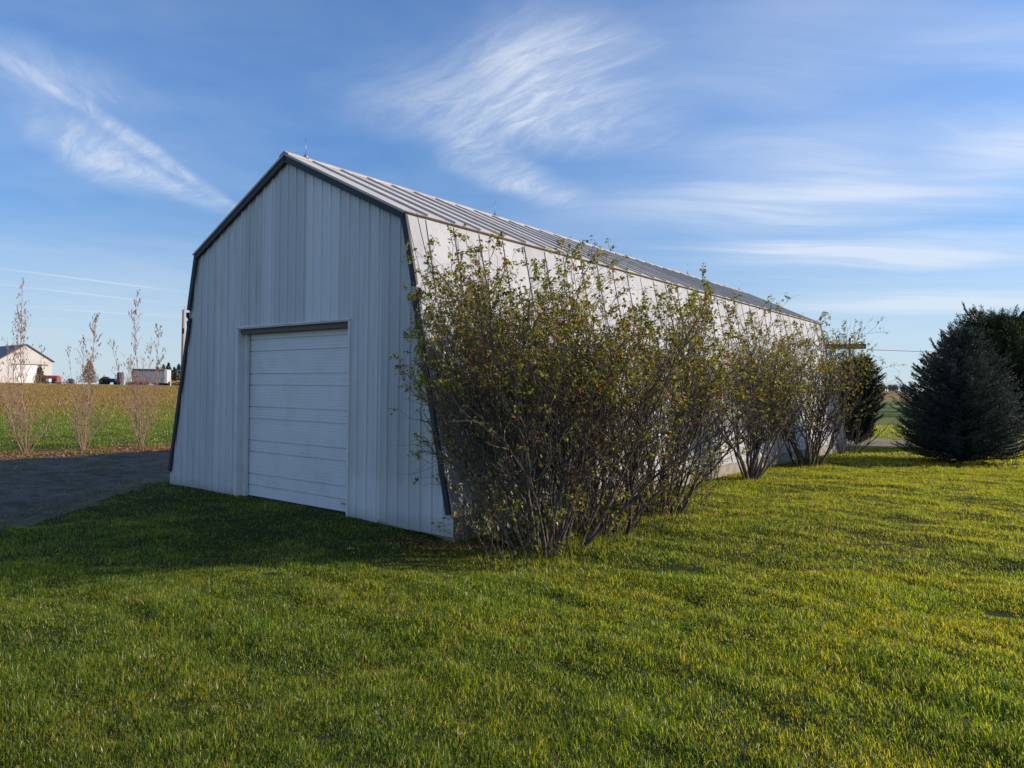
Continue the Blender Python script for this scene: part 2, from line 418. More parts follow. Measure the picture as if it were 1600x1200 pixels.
def m_grass(name, fresh, dry, plo=.47, phi=.66, trans=.66, scale=.75):
    m, t, b = newmat(name); t.n.remove(b)
    g = t.node('ShaderNodeNewGeometry'); rnd = g.outputs['Random Per Island']; P = g.outputs['Position']
    r2 = t.math('FRACT', t.math('MULTIPLY', rnd, 31.7))
    n = t.math('ADD', t.noise(P, scale, 5, .62), t.math('MULTIPLY', t.math('SUBTRACT', r2, .5), .34))
    n = t.math('ADD', n, t.math('MULTIPLY', t.math('SUBTRACT', t.noise(P, 3.3, 3, .6), .5), .35)); x, y, z = t.sep(P)
    # backlit glow put into the blade colour: yellower towards the sun on the right
    n = t.math('ADD', n, t.math('MULTIPLY', t.smooth(t.math('SUBTRACT', x, t.math('MULTIPLY', y, .1)), -1., 7.), .13)); n = t.math('SUBTRACT', n, .02)
    col = t.mix(t.smooth(n, plo, phi), t.ramp(rnd, fresh), t.ramp(rnd, dry))
    d = t.node('ShaderNodeBsdfDiffuse'); t.l.new(col, d.inputs[0])
    tr = t.node('ShaderNodeBsdfTranslucent'); t.l.new(t.mix(1., col, (2.25,2.05,.6), 'MULTIPLY'), tr.inputs[0])
    mx = t.node('ShaderNodeMixShader'); mx.inputs[0].default_value = trans
    t.l.new(d.outputs[0], mx.inputs[1]); t.l.new(tr.outputs[0], mx.inputs[2])
    gl = t.node('ShaderNodeBsdfGlossy'); gl.inputs['Roughness'].default_value = .38
    m2 = t.node('ShaderNodeMixShader'); m2.inputs[0].default_value = .035
    t.l.new(mx.outputs[0], m2.inputs[1]); t.l.new(gl.outputs[0], m2.inputs[2])
    t.l.new(m2.outputs[0], t.n['Material Output'].inputs[0])
    return m
MG = m_grass('lawn_blades', [(0,(.04,.075,.008)), (.35,(.09,.15,.014)), (.65,(.17,.255,.020)), (.88,(.28,.36,.03)), (.93,(.30,.24,.07)), (1,(.50,.42,.20))],
             [(0,(.12,.15,.012)), (.6,(.27,.29,.020)), (.9,(.40,.31,.06)), (1,(.48,.40,.2))])
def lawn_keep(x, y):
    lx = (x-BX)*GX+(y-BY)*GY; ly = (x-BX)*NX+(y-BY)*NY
    shade_thin = sstep(-3.2, -1.0, ly+.6*snoise(x, y, 1.7, 21))*sstep(.9, -.4, lx)*sstep(-W-3, -W-1, lx)  # turf thinned before the barn so dark soil deepens its shadow band
    return (1-.62*shade_thin)*np.clip(1-1.15*m_gravelyard(x, y), .05, 1)*np.clip(1-1.1*m_drive(x, y), 0, 1)
LG = 'mown green lawn grass with yellowed patches in front of the white barn'
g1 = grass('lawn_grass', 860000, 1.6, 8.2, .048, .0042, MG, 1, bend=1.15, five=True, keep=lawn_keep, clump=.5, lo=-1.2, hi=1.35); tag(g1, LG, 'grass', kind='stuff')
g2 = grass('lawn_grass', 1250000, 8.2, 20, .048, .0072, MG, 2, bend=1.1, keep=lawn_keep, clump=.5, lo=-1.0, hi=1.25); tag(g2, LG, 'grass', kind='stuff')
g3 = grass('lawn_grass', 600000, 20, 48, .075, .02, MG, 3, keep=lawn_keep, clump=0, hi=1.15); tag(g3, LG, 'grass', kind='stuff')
MW = m_grass('dry_weed_blades', [(0,(.20,.12,.035)), (.5,(.34,.18,.045)), (.9,(.42,.27,.09)), (1,(.22,.07,.03))],
             [(0,(.11,.12,.02)), (.6,(.20,.18,.03)), (1,(.3,.22,.06))], .40, .56, .25, .07)
def weed_keep(x, y): return sstep(33, 66, np.hypot(x, y)+9*snoise(x, y, .15, 9))
g4 = grass('dry_weeds', 240000, 34, 112, .17, .04, MW, 4, keep=weed_keep, lo=-.86, hi=-.35, clump=0, wild=False)
tag(g4, 'dry tawny weeds covering the field that rises to the farm road on the left', 'weeds', kind='stuff')

# ------------------------------------------------------------------ barn
barn = empty('gambrel_barn', (BX, BY, 0), BANG, 'white metal gambrel barn with closed overhead door behind the row of lilacs', 'barn')
MGB = m_gable()
MSL = m_side('galvanized_side', (.52,.515,.52), (.44,.435,.44), .15)
MRF = m_side('galvanized_roof', (.60,.56,.52), (.50,.46,.42), .3)
MTR = painted('dark_weathered_trim', (.040,.042,.048), .6, .0, dirt=(.09,.06,.045), dirt_amt=.35, spec=.25)
MWT = painted('white_trim', (.72,.71,.70), .5, dirt=(.35,.32,.28), dirt_amt=.3, scale=3)
MCON = m_concrete()
MRUST = painted('rusty_lap_edge', (.22,.12,.08), .7, .2, dirt=(.35,.3,.27), dirt_amt=.8, scale=5)
def outline(u):
    if u > W/2: u = W-u
    if u <= 0: return ZB
    if u < UN: return ZB+(ZN-ZB)*u/UN
    if u < KU: return ZN+(K-.05-ZN)*(u-UN)/(KU-UN)
    return K-.05+(H-K)*(u-KU)/(W/2-KU)
def gable(y0, sgn, door, name):
    bp = set([0., W, UN, W-UN, KU, W-KU, W/2, DU, DU+DW] if door else [0., W, UN, W-UN, KU, W-KU, W/2])
    p = .2286; i = 0
    prof = [(0,0),(.010,.018),(.040,.018),(.050,0),(.108,0),(.114,.005),(.122,.005),(.128,0),(.160,0),(.166,.005),(.174,.005),(.180,0)]
    pts = []
    while i*p < W+p:
        for a, o in prof: pts.append((i*p+a-.06, o))
        i += 1
    pts.sort(); us = np.array([q[0] for q in pts]); of = np.array([q[1] for q in pts])
    uu = sorted(set([round(q, 4) for q in us if 0 < q < W]) | set(round(q, 4) for q in bp))
    mb = MB()
    for a, b in zip(uu[:-1], uu[1:]):
        m = (a+b)/2; oa, ob = float(np.interp(a, us, of)), float(np.interp(b, us, of))
        z0 = DH+.03 if door and DU < m < DU+DW else -.03
        ta, tb = outline(a), outline(b)
        mb.add([(-a, y0-sgn*oa, z0), (-b, y0-sgn*ob, z0), (-b, y0-sgn*ob, tb-.01), (-a, y0-sgn*oa, ta-.01)], [(0,3,2,1) if sgn > 0 else (0,1,2,3)])
    return mb.build(name, MGB, barn)
gable(0., 1, True, 'front_siding'); gable(L, -1, False, 'rear_siding')
# long walls: lower and upper sheets, then the two roof slopes, as thin solid slabs
def slab(name, a, b, y0, y1, th, mat, sa, sb, h, w, y_list):
    """a,b: (u,z) ends on the outside face; right side, mirrored for the left"""
    for s in (0, 1):
        A, B_ = [(-q[0], q[1]) if s == 0 else (-W+q[0], q[1]) for q in (a, b)]
        dx, dz = B_[0]-A[0], B_[1]-A[1]; l = math.hypot(dx, dz); nx, nz = (-dz/l*th, dx/l*th)
        if s == 0: nx, nz = -abs(nx), -abs(nz)
        else: nx, nz = abs(nx), -abs(nz)
        mb = MB(); n = 70
        rr = random.Random(5+s)
        mb.prism([A, B_, (B_[0]+nx, B_[1]+nz), (A[0]+nx, A[1]+nz)], y0, y1)
        P0, P1 = [(-q[0], q[1]) if s == 0 else (-W+q[0], q[1]) for q in (sa, sb)]
        dx, dz = P1[0]-P0[0], P1[1]-P0[1]; l = math.hypot(dx, dz)
        ox, oz = (abs(dz)/l*h*(1 if s == 0 else -1), abs(dx)/l*h)
        for y in y_list:
            hh = rr.uniform(.85, 1.15)
            mb.prism([(P0[0]-ox*.05, P0[1]-oz*.05), (P1[0]-ox*.05, P1[1]-oz*.05), (P1[0]+ox*hh, P1[1]+oz*hh), (P0[0]+ox*hh, P0[1]+oz*hh)], y-w/2, y+w/2)
        mb.build(name, mat, barn)
ylist = [.38+.6*i for i in range(35) if .38+.6*i < L]
slab('lower_side_wall', (.010, ZB-.02), (UN-.0, ZN+.02), -.02, L+.02, .03, MSL, (.012, ZB), (UN-.00, ZN-.05), .018, .015, ylist)
slab('upper_side_wall', (UN-.015, ZN-.05), (KU-.005, K-.01), -.03, L+.03, .03, MSL, (UN-.012, ZN-.04), (KU-.008, K-.06), .020, .016, [y-.02 for y in ylist])
slab('roof', (KU-.035, K-.004), (W/2, H+.012), -.09, L+.09, .035, MRF, (KU-.035, K+.001), (W/2-.15, H-.058), .028, .020, ylist)
mb = MB()
for s in (0, 1):     # rust-edged lap strip along the knee and the ridge cap
    A = (-KU+.04, K-.022) if s == 0 else (-W+KU-.04, K-.022)
    mb.prism([A, (A[0]+(.018 if s == 0 else -.018), A[1]+.0), (A[0]+(.018 if s == 0 else -.018), A[1]+.012), (A[0], A[1]+.012)], -.09, L+.09)
mb.build('knee_flashing', MRUST, barn)
mb = MB(); mb.prism([(-W/2-.13, H-.045), (-W/2, H+.02), (-W/2+.13, H-.045), (-W/2+.13, H-.025), (-W/2, H+.045), (-W/2-.13, H-.025)], -.095, L+.095)
mb.build('ridge_cap', MRF, barn)
# rake trim boards on both gables
def board(a, b, w, y0, y1, name='rake_trim', inner=0.0, right=True):
    A, B_ = [(-q[0], q[1]) if right else (-W+q[0], q[1]) for q in (a, b)]
    dx, dz = B_[0]-A[0], B_[1]-A[1]; l = math.hypot(dx, dz)
    nx, nz = -dz/l, dx/l
    if nx*((-W/2)-A[0])+nz*(1.5-A[1]) < 0: nx, nz = -nx, -nz
    mb = MB(); mb.prism([A, B_, (B_[0]+nx*w, B_[1]+nz*w), (A[0]+nx*w, A[1]+nz*w)], y0, y1)
    return mb.build(name, MTR, barn)
for yy0, yy1 in ((-.075, -.024), (L+.024, L+.075)):
    for rt in (True, False):
        board((KU-.03, K-.012), (W/2, H-.01), .12, yy0, yy1, right=rt)
        board((UN-.035, ZN+.05), (KU-.026, K-.022), .10, yy0+.006, yy1-.006, right=rt)
        board((.012, ZB+.02), (UN-.005, ZN-.10), .085, yy0+.02 if yy0 < 0 else yy0, yy1 if yy0 < 0 else yy1-.02, right=rt)
# torn flashing at the notch on both front corners
for sx in (1, -1):
    mb = MB(); c = -UN+.03 if sx > 0 else -W+UN-.03
    mb.prism([(c-.02*sx, ZN-.12), (c+.01*sx, ZN-.10), (c+.025*sx, ZN-.04), (c+.01*sx, ZN+.0), (c-.0*sx, ZN-.03)], -.07, .015)
    mb.prism([(c-.05*sx, ZN-.27), (c-.005*sx, ZN-.28), (c+.012*sx, ZN-.165), (c-.01*sx, ZN-.17)], -.065, .012)
    mb.build('torn_flashing', MTR, barn)
mb = MB(); mb.box(-W+.05, -.05, .035, .33, -.8, ZB-.03) ; 
mb = MB()
mb.box(-.24, -.035, .06, L-.06, -.8, ZB-.0); mb.box(-W+.035, -W+.24, .06, L-.06, -.8, ZB)
mb.box(-W+.24, -.24, .10, .13, -.8, -.03); mb.box(-W+.24, -.24, L-.24, L-.06, -.8, -.002)
mb.build('foundation', MCON, barn)
mb = MB(); mb.box(-W+.25, -.25, .15, L-.25, -.4, .01); mb.build('floor_slab', MCON, barn)
# garage door, recessed
MDR = painted('white_door_panel', (.76,.75,.74), .42, dirt=(.42,.40,.37), dirt_amt=.25, scale=2.5, spec=.45)
gd = None
prof = []          # (z, depth): stiff sections with a smooth band and a pleated band
strong = [.22,.42,.82,1.02,1.41,1.62,2.01,2.21,2.61,2.82]
z = 0.0; prof.append((0.0, 0.0))
edges = [0.0]+strong+[DH+.03]
for a, b in zip(edges[:-1], edges[1:]):
    n = max(2, round((b-a)/.05)); st = (b-a)/n
    prof.append((a+.004, .0))
    for i in range(n):
        zz = a+i*st
        if i > 0: prof += [(zz-.007, 0.), (zz-.003, .0045), (zz+.003, .0045), (zz+.007, 0.)]
    prof += [(b-.016, 0.), (b-.011, .028), (b+.001, .028)]
prof = sorted(prof)
DY = .16
mb = MB()
for (za, da), (zb_, db) in zip(prof[:-1], prof[1:]):
    if zb_-za < 1e-5: continue
    mb.add([(-DU-.03, DY+da, za), (-DU-DW+.03, DY+da, za), (-DU-DW+.03, DY+db, zb_), (-DU-.03, DY+db, zb_)], [(0,3,2,1)])
door = mb.build('overhead_door', MDR, barn)
mb = MB(); mb.box(-DU-.34, -DU-.20, DY-.012, DY+.0, .13, .16); mb.box(-DU-.20, -DU-.19, DY-.012, DY-.0, .10, .19)
mb.build('door_handle', painted('dull_steel', (.35,.35,.35), .5, .2), door)
MHG = painted('dark_steel', (.12,.12,.13), .5, .7)
for side in (0, 1):
    for zz in strong[0::2]:
        xx = -DU-DW+.032 if side else -DU-.062
        mb = MB(); mb.box(xx, xx+.03, DY-.012, DY-.001, zz-.03, zz+.03); mb.build('hinge', MHG, door)
mb = MB(); mb.box(-DU-DW+.0005, -DU-.0005, .03, DY-.024, DH-.055, DH+.0295); mb.build('header_shadow_strip', painted('shadow_strip_brown', (.16,.13,.10), .8), door)  # dark seal strip; the shadow under the header is put into its colour
MRB = painted('black_rubber', (.02,.02,.02), .8)
mb = MB(); mb.box(-DU-DW+.005, -DU-.005, DY-.022, DY+.012, -.012, .022); mb.build('bottom_seal', MRB, door)
mb = MB(); mb.box(-DU-.021, -DU-.001, DY-.03, DY-.004, .03, DH); mb.build('side_seal', MRB, door)
mb = MB()
mb.box(-DU-DW-.02, -DU-DW+.0, -.03, DY+.05, -.03, DH+.03)         # left jamb lining
mb.box(-DU, -DU+.02, -.03, DY+.05, -.03, DH+.03)
mb.box(-DU-DW-.02, -DU+.02, -.03, DY+.05, DH+.0301, DH+.05)
mb.box(-DU-DW-.055, -DU-DW-.0205, -.034, -.001, -.0, DH+.05); mb.box(-DU+.0205, -DU+.045, -.034, -.001, -.0, DH+.05)
mb.box(-DU-DW-.075, -DU+.05, -.05, -.0305, DH+.0505, DH+.075)
mb.box(-DU-DW+.001, -DU-DW+.10, .09, DY-.013, 0, DH+.0)           # stop board inside left jamb
mb.build('door_frame', MWT, barn)
# lightning rods on the ridge
MST = painted('rod_metal', (.42,.42,.42), .35, .8)
for i, v in enumerate((.34, 5.46, 10.61, 15.7, 20.4)):
    mb = MB(); mb.lathe((-W/2, v, H+.03), [(.0,.0),(.045,.0),(.05,.02),(.02,.05),(.012,.07),(.0,.07)], 10)
    mb.tube([(-W/2, v, H+.04), (-W/2+.002, v, H+.38)], [.008, .0035], 6)
    mb.tube([(-W/2-.06, v-.01, H+.02), (-W/2-.01, v-.015, H+.06), (-W/2+.05, v-.02, H+.05), (-W/2+.12, v-.01, H-.02)], [.006]*4, 5)
    mb.build('lightning_rod', MST, barn, smooth=True)
# thin cable running down the steep wall near the front corner
mb = MB()
pts = []
for i in range(15):
    q = i/14; zz = K-.02-q*(K-ZN-.05); uu = KU-.03-(KU-UN)*q*1.0
    pts.append((-uu+.085, .08+.16*q**1.5, zz))
mb.tube(pts, [.006]*len(pts), 5); mb.build('ground_cable', MTR, barn)
mb = MB(); mb.tube([(-.02,.28,ZB),(.015,.30,.1),(.01,.38,-.06),(.03,.50,-.12),(.06,.62,-.11)], [.008]*5, 5); mb.build('loose_wire', MST, barn)

# ------------------------------------------------------------------ lilac bushes
MBK = m_bark('lilac_bark', (.058,.045,.036), (.23,.185,.15))
MLF = m_leaf('lilac_leaves', [(0,(.08,.12,.02)), (.35,(.18,.23,.035)), (.7,(.34,.34,.05)), (1,(.50,.43,.09))],
             [(0,(.24,.10,.07)), (.5,(.42,.19,.12)), (1,(.46,.33,.12))], 1.5, .45, .05, .5, .55, .68, .5)
MSH = m_leaf('lilac_seed_heads', [(0,(.20,.09,.06)), (.5,(.33,.16,.12)), (1,(.22,.16,.11))], trans=.15, gloss=.1)
def wall_push(p):
    """keep a world point outside the barn's right wall"""
    dx, dy = p[0]-BX, p[1]-BY; lx = dx*GX+dy*GY; ly = dx*NX+dy*NY
    if ly < -.15 or ly > L+.1: return p
    z = p[2]
    u = 0. if z < ZB else UN*(z-ZB)/(ZN-ZB) if z < ZN else UN+(KU-UN)*(z-ZN)/(K-ZN) if z < K else KU+(z-K)*2.1
    need = -u+.06
    if lx < need:
        s = need-lx; return Vector((p[0]+GX*s, p[1]+GY*s, p[2]))
    return p
def leaf_quads(c, d, up, l, w, V, F, fold=.25):
    """pointed leaf: 4 corner rhombus folded along its rib"""
    s = d.cross(up)
    if s.length < 1e-4: s = d.orthogonal()
    s.normalize(); n = s.cross(d)
    b = len(V)
    V.append(tuple(c)); V.append(tuple(c+d*l*.42+s*w*.5+n*w*fold)); V.append(tuple(c+d*l)); V.append(tuple(c+d*l*.42-s*w*.5+n*w*fold))
    F.append((b, b+1, b+2)); F.append((b, b+2, b+3))
def bush(name, base, label, seed, n_stems, height, spread, lean=(0,0), leafy=1., group='lilac bushes along the barn wall', base_r=.35, minlen=.55, redtop=1., thick=1., arms=(), xlim=-1e9, foot=2.4, low=.15):
    xlim0 = xlim
    r = random.Random(seed); bx, by = base; bz = zt1(bx, by)
    root = empty(name, (bx, by, bz), 0, label, 'bush', group)
    mb = MB(); LV, LF = [], []; SV, SF = [], []
    org = Vector((bx, by, bz))
    def emit(p): return (p[0]-org.x, p[1]-org.y, p[2]-org.z)
    def leaves(p, d, k, big=1.):
        for _ in range(k):
            dd = Vector((d.x*.4+r.gauss(0,.6), d.y*.4+r.gauss(0,.6), r.uniform(-.9,.35))).normalized()
            q = wall_push(p+Vector((r.gauss(0,.015), r.gauss(0,.015), r.gauss(0,.015))))-org
            leaf_quads(q, dd, Vector((r.gauss(0,.5), r.gauss(0,.5), 1)).normalized(), r.uniform(.038,.066)*big, r.uniform(.026,.044)*big, LV, LF)
    def grow(p, d, length, rad0, lvl):
        n = max(3, int(length/(.22 if lvl == 0 else .13 if lvl == 1 else .09)))
        n = min(n, 16); st = length/n; pts = [p.copy()]; rs = [rad0]
        dirs = []; cap_ = height*r.uniform(.86, 1.03); xl = xlim+r.uniform(0,.35)
        wob = .10 if lvl == 0 else .17
        for i in range(n):
            if (p.z-bz > cap_ or p.x < xl) and i > (1 if lvl == 0 else 0): break
            d = (d + Vector((r.gauss(0,wob), r.gauss(0,wob), r.gauss(0,wob*.7)+(.045 if lvl else .02)))).normalized()
            p = wall_push(p+d*st); pts.append(p.copy()); dirs.append(d.copy())
            rs.append(rad0*(1-.80*(i+1)/n)+.0015)
        n = len(pts)-1
        if n < 1: return
        mb.tube([emit(q) for q in pts], rs, 5 if lvl == 0 else 4 if lvl == 1 else 3, cap=False)
        hfrac = lambda q: (q.z-bz)/height
        if lvl < 3:
            start = .16 if lvl == 0 else .2
            k = {0: int(length*4.4), 1: int(length*4.8), 2: int(length*5.4)}[lvl]
            for j in range(k):
                q = start+(1-start)*((j+r.random())/max(k,1)); i = min(int(q*n), n-1)
                a = r.uniform(0, 2*math.pi); dd = dirs[i]; o = dd.orthogonal().normalized(); o2 = dd.cross(o)
                ang = r.uniform(.35, .85) if lvl < 2 else r.uniform(.4, 1.1)
                nd = (dd*math.cos(ang)+(o*math.cos(a)+o2*math.sin(a))*math.sin(ang)); nd.z += .12; nd.normalize()
                l2 = length*(1-q*.55)*r.uniform(.25,.5) if lvl == 0 else length*r.uniform(.28,.6)
                if l2 < .05: continue
                if pts[i+1].z+nd.z*l2 < bz+low: continue
                grow(pts[i+1], nd, l2, rs[i+1]*.66, lvl+1)
        if lvl >= 2 or (lvl == 1 and length < .5):
            hf = hfrac(p)
            pr = .9*leafy*(1.7 if hf > .68 else 1. if hf > .52 else .38 if hf > .2 else 1.15)*(.35+1.3*r.random())
            for i in range(1, n+1):
                if r.random() < pr*.20: leaves(pts[i], dirs[i-1], 2)
            if r.random() < pr*.72: leaves(p, d, r.choice((3,4,5,6)), 1.05)
            if hf > .62 and r.random() < .34*redtop:
                for _ in range(9):
                    q = wall_push(p+d*r.uniform(0,.09)+Vector((r.gauss(0,.014), r.gauss(0,.014), r.gauss(0,.012))))-org
                    leaf_quads(q, Vector((r.gauss(0,1), r.gauss(0,1), r.gauss(.5,1))).normalized(), Vector((0,0,1)), .022, .013, SV, SF)
    for s in range(n_stems):
        a = 2*math.pi*(s+r.random())/n_stems; t = r.random()**.7
        tilt = spread*(.12+.88*t)
        p = Vector((bx+math.cos(a)*base_r*t, by+math.sin(a)*base_r*t, bz-.03)); p = wall_push(p)
        d = Vector((math.cos(a)*math.sin(tilt)+lean[0], math.sin(a)*math.sin(tilt)+lean[1], math.cos(tilt))).normalized()
        top = height*(1-.22*t*t)*r.uniform(.72, 1.03)
        length = top/max(d.z, .55)
        grow(p, d, length*.93, r.uniform(.011,.024)*thick*1.15, 0)
    for s in range(int(n_stems*foot)):        # suckers and short leafy shoots at the foot
        a = r.uniform(0, 2*math.pi); q = base_r*r.uniform(.3, 2.1)
        p = wall_push(Vector((bx+math.cos(a)*q, by+math.sin(a)*q, 0))); p.z = zt1(p.x, p.y)-.02
        grow(p, Vector((math.cos(a)*.25, math.sin(a)*.25, 1)).normalized(), r.uniform(.3, minlen*2.1), .005, 1 if r.random() < .5 else 2)
    xlim = -1e9; leafy *= 1.9
    for ap, ad, al, ar in arms:
        grow(Vector(ap), Vector(ad).normalized(), al, ar, 1)
    mb.build('branches', MBK, root, smooth=True)
    fastmesh('leaves', LV, LF, MLF, root)
    if SV: tag(fastmesh('seed_heads', SV, SF, MSH, root), kind='stuff')
    return root
bush('lilac_bush', BUSH[0], 'tall twiggy lilac covering the front barn corner, one leafy arm crossing the door wall', 1, 37, 4.0, .60, (-.07,.05), .9, base_r=.55, xlim=-1.3, arms=[((-.9,9.4,1.72),(-1,-.15,.42),.68,.009),((-.85,9.38,1.5),(-1,-.2,.2),.5,.008),((-.8,9.35,1.1),(-1,-.1,.05),.36,.007)])
bush('lilac_bush', BUSH[1], 'dense many-stemmed lilac second from the barn corner, thick with shoots at its foot', 2, 28, 3.5, .52, (.0,-.02), .9, base_r=.5)
bush('lilac_bush', BUSH[2], 'broad lilac in the middle of the row, long branches arching to the right', 3, 28, 3.62, .60, (.10,-.04), .95, base_r=.42, foot=1.7)
bush('lilac_bush', BUSH[3], 'orange and yellow tinged lilac with bare dark legs showing the concrete foundation behind', 4, 18, 3.65, .52, (.0,-.05), 1.25, base_r=.2, thick=1.5, foot=.2, low=1.1)
bush('lilac_bush', BUSH[4], 'greyish lilac at the far end of the row, spraying past the barn end', 5, 24, 3.95, .60, (.06,-.05), .6, base_r=.35, thick=1.4, foot=.2, low=.9)
bush('bare_shrub', BUSH[5], 'low leafless shrub at the far foot of the barn wall', 6, 9, 1.5, .8, (.15,-.05), .1, group='bare shrubs', base_r=.25)
# ------------------------------------------------------------------ conifers
def needles_mat(name, c, tip): return m_leaf(name, [(0, tuple(k*.6 for k in c)), (.55, c), (1, tip)], trans=.22, gloss=.2, rough=.45)
def conifer(name, x, y, h, rbase, label, group, seed, mat, bark, whorl=.12, per=13, prof=None, nl=.030, droop=.25, upturn=.35, z0=.12, lat=.075, dense=1., rmin=.12, cat='tree'):
    r = random.Random(seed); z = zt1(x, y)
    root = empty(name, (x, y, z), 0, label, cat, group)
    mb = MB(); mb.tube([(0,0,-.1),(0.02,0,h*.3),(-.02,.02,h*.65),(0,0,h*.97)], [rbase*.06+.03, rbase*.045+.02, rbase*.025+.012, .006], 8)
    NV, NF = [], []
    def twig(p, d, l):
        # a shoot clothed with needles: narrow spikes around the axis
        k = max(4, int(l/.017*dense))
        o = d.orthogonal().normalized(); o2 = d.cross(o)
        for i in range(k):
            q = p+d*(l*i/k); a = r.uniform(0, 6.28)
            nd = (d*.75+(o*math.cos(a)+o2*math.sin(a))*.8); nd.z += .18; nd.normalize()
            s = nd.cross(d); 
            if s.length < 1e-4: continue
            s = s.normalized()*nl*.20
            e = q+nd*nl*r.uniform(.7,1.2); b = len(NV)
            NV.append((q.x-s.x, q.y-s.y, q.z-s.z)); NV.append((q.x+s.x, q.y+s.y, q.z+s.z)); NV.append((e.x, e.y, e.z)); NF.append((b,b+1,b+2))
    zz = z0
    while zz < h*.985:
        q = zz/h; R = rbase*(prof(q) if prof else (1-q)**.85)
        nb = max(4, int(per*(.35+.65*R/rbase)))
        for j in range(nb):
            a = 2*math.pi*(j+r.random())/nb; l = R*r.uniform(.84,1.04)+rmin*.6
            lump = 1+.15*math.sin(3*a+zz*2.1+seed)+.12*math.sin(5*a-zz*3.3)+.10*math.sin(zz*13+2*a)
            l *= lump
            d = Vector((math.cos(a), math.sin(a), -droop*(1-q)+.5*q+r.gauss(0,.08))).normalized()
            p = Vector((0,0,zz+r.uniform(-.05,.05))); n = max(3, int(l/.16)); pts = [p.copy()]
            for i in range(n):
                f = (i+1)/n; d = (d+Vector((r.gauss(0,.05), r.gauss(0,.05), upturn*f*.28))).normalized(); p = p+d*(l/n); pts.append(p.copy())
                if f*l < l-1.0: continue       # only the outer metre carries green shoots
                ns = max(2, int((l/n)/lat))
                for k in range(ns):
                    b0 = pts[-2].lerp(pts[-1], k/ns)
                    for sd in (-1, 1):
                        side = Vector((-d.y*sd, d.x*sd, 0)).normalized()
                        td = (d*.75+side*r.uniform(.5,1.0)+Vector((0,0,r.gauss(.02,.22)))).normalized()
                        twig(b0, td, r.uniform(.10,.22)*(1.15-.35*f)*(.6+.6*R/rbase))
            twig(pts[-2], d, l/n+.08)
            mb.tube([tuple(q_) for q_ in pts], [.014*(1-i/(n+1))+.003 for i in range(n+1)], 3, cap=False)
        zz += whorl*r.uniform(.8,1.2)
    twig(Vector((0,0,h*.93)), Vector((0,0,1)), h*.09)
    mb.build('trunk', bark, root)
    fastmesh('crown', NV, NF, mat, root)
    return root
MCB = m_bark('conifer_bark', (.09,.07,.055), (.14,.11,.09))
MSP = needles_mat('blue_spruce_needles', (.028,.042,.038), (.11,.145,.135))
MPN = needles_mat('pine_needles', (.028,.045,.018), (.085,.11,.03))
MEV = needles_mat('dark_evergreen_needles', (.022,.032,.018), (.045,.06,.03))
def sp_prof(q):
    return min(1., .80+q*1.6) if q < .12 else (1-(q-.12)/.88)**.66*(1.0+.05*math.sin(q*23))
conifer('spruce_tree', 13.55, 21.9, 4.0, 1.86, 'bluish dark spruce with skirts to the lawn, in front of the pine', None, 3, MSP, MCB, prof=sp_prof, per=30, whorl=.075, nl=.042, lat=.055, droop=.06)
def pn_prof(q): return .55 if q < .1 else math.sin(math.pi*min(1, .22+.80*q))**.55*(1 if q < .9 else .7)
conifer('pine_tree', 18.6, 27.8, 5.15, 2.45, 'dark green round-headed pine rising behind the blue spruce', None, 8, MPN, MCB, prof=pn_prof, per=24, whorl=.11, nl=.075, droop=-.15, upturn=.6, lat=.08, z0=.5)

MJN = MEV
conifer('juniper_bush', 14.25, 30.0, 3.45, 1.0, 'dark dense round evergreen bush beyond the barn, under the timber crossbeam', None, 12, MEV, MCB,
        prof=lambda q: math.sin(math.pi*min(1,max(.0,.12+.83*q)))**.5, per=20, whorl=.09, nl=.06, lat=.06, droop=-.3, upturn=.5, cat='bush')
# windbreak hidden behind the pine; its long shade lies over the field
for i, (x, y) in enumerate(((43., 70.), (47., 77.), (50., 86.), (55.,92.))):
    o = conifer('windbreak_tree', x, y, 7.2, 2.6, 'tall dark evergreen of the windbreak hidden behind the pine', 'windbreak evergreens behind the pine', 20, MPN, MCB,
        prof=pn_prof, per=12, whorl=.35, nl=.22, lat=.2, dense=.16, z0=.6) if i == 0 else None
    if i == 0: wb = o; o['label'] = 'tall dark evergreen of the windbreak hidden behind the pine'
    else:
        c = wb.copy(); COL.objects.link(c); c.location = (x, y, zt1(x, y)); c.rotation_euler = (0,0,i*1.9)
        for ch in wb.children:
            d = ch.copy(); COL.objects.link(d); d.parent = c

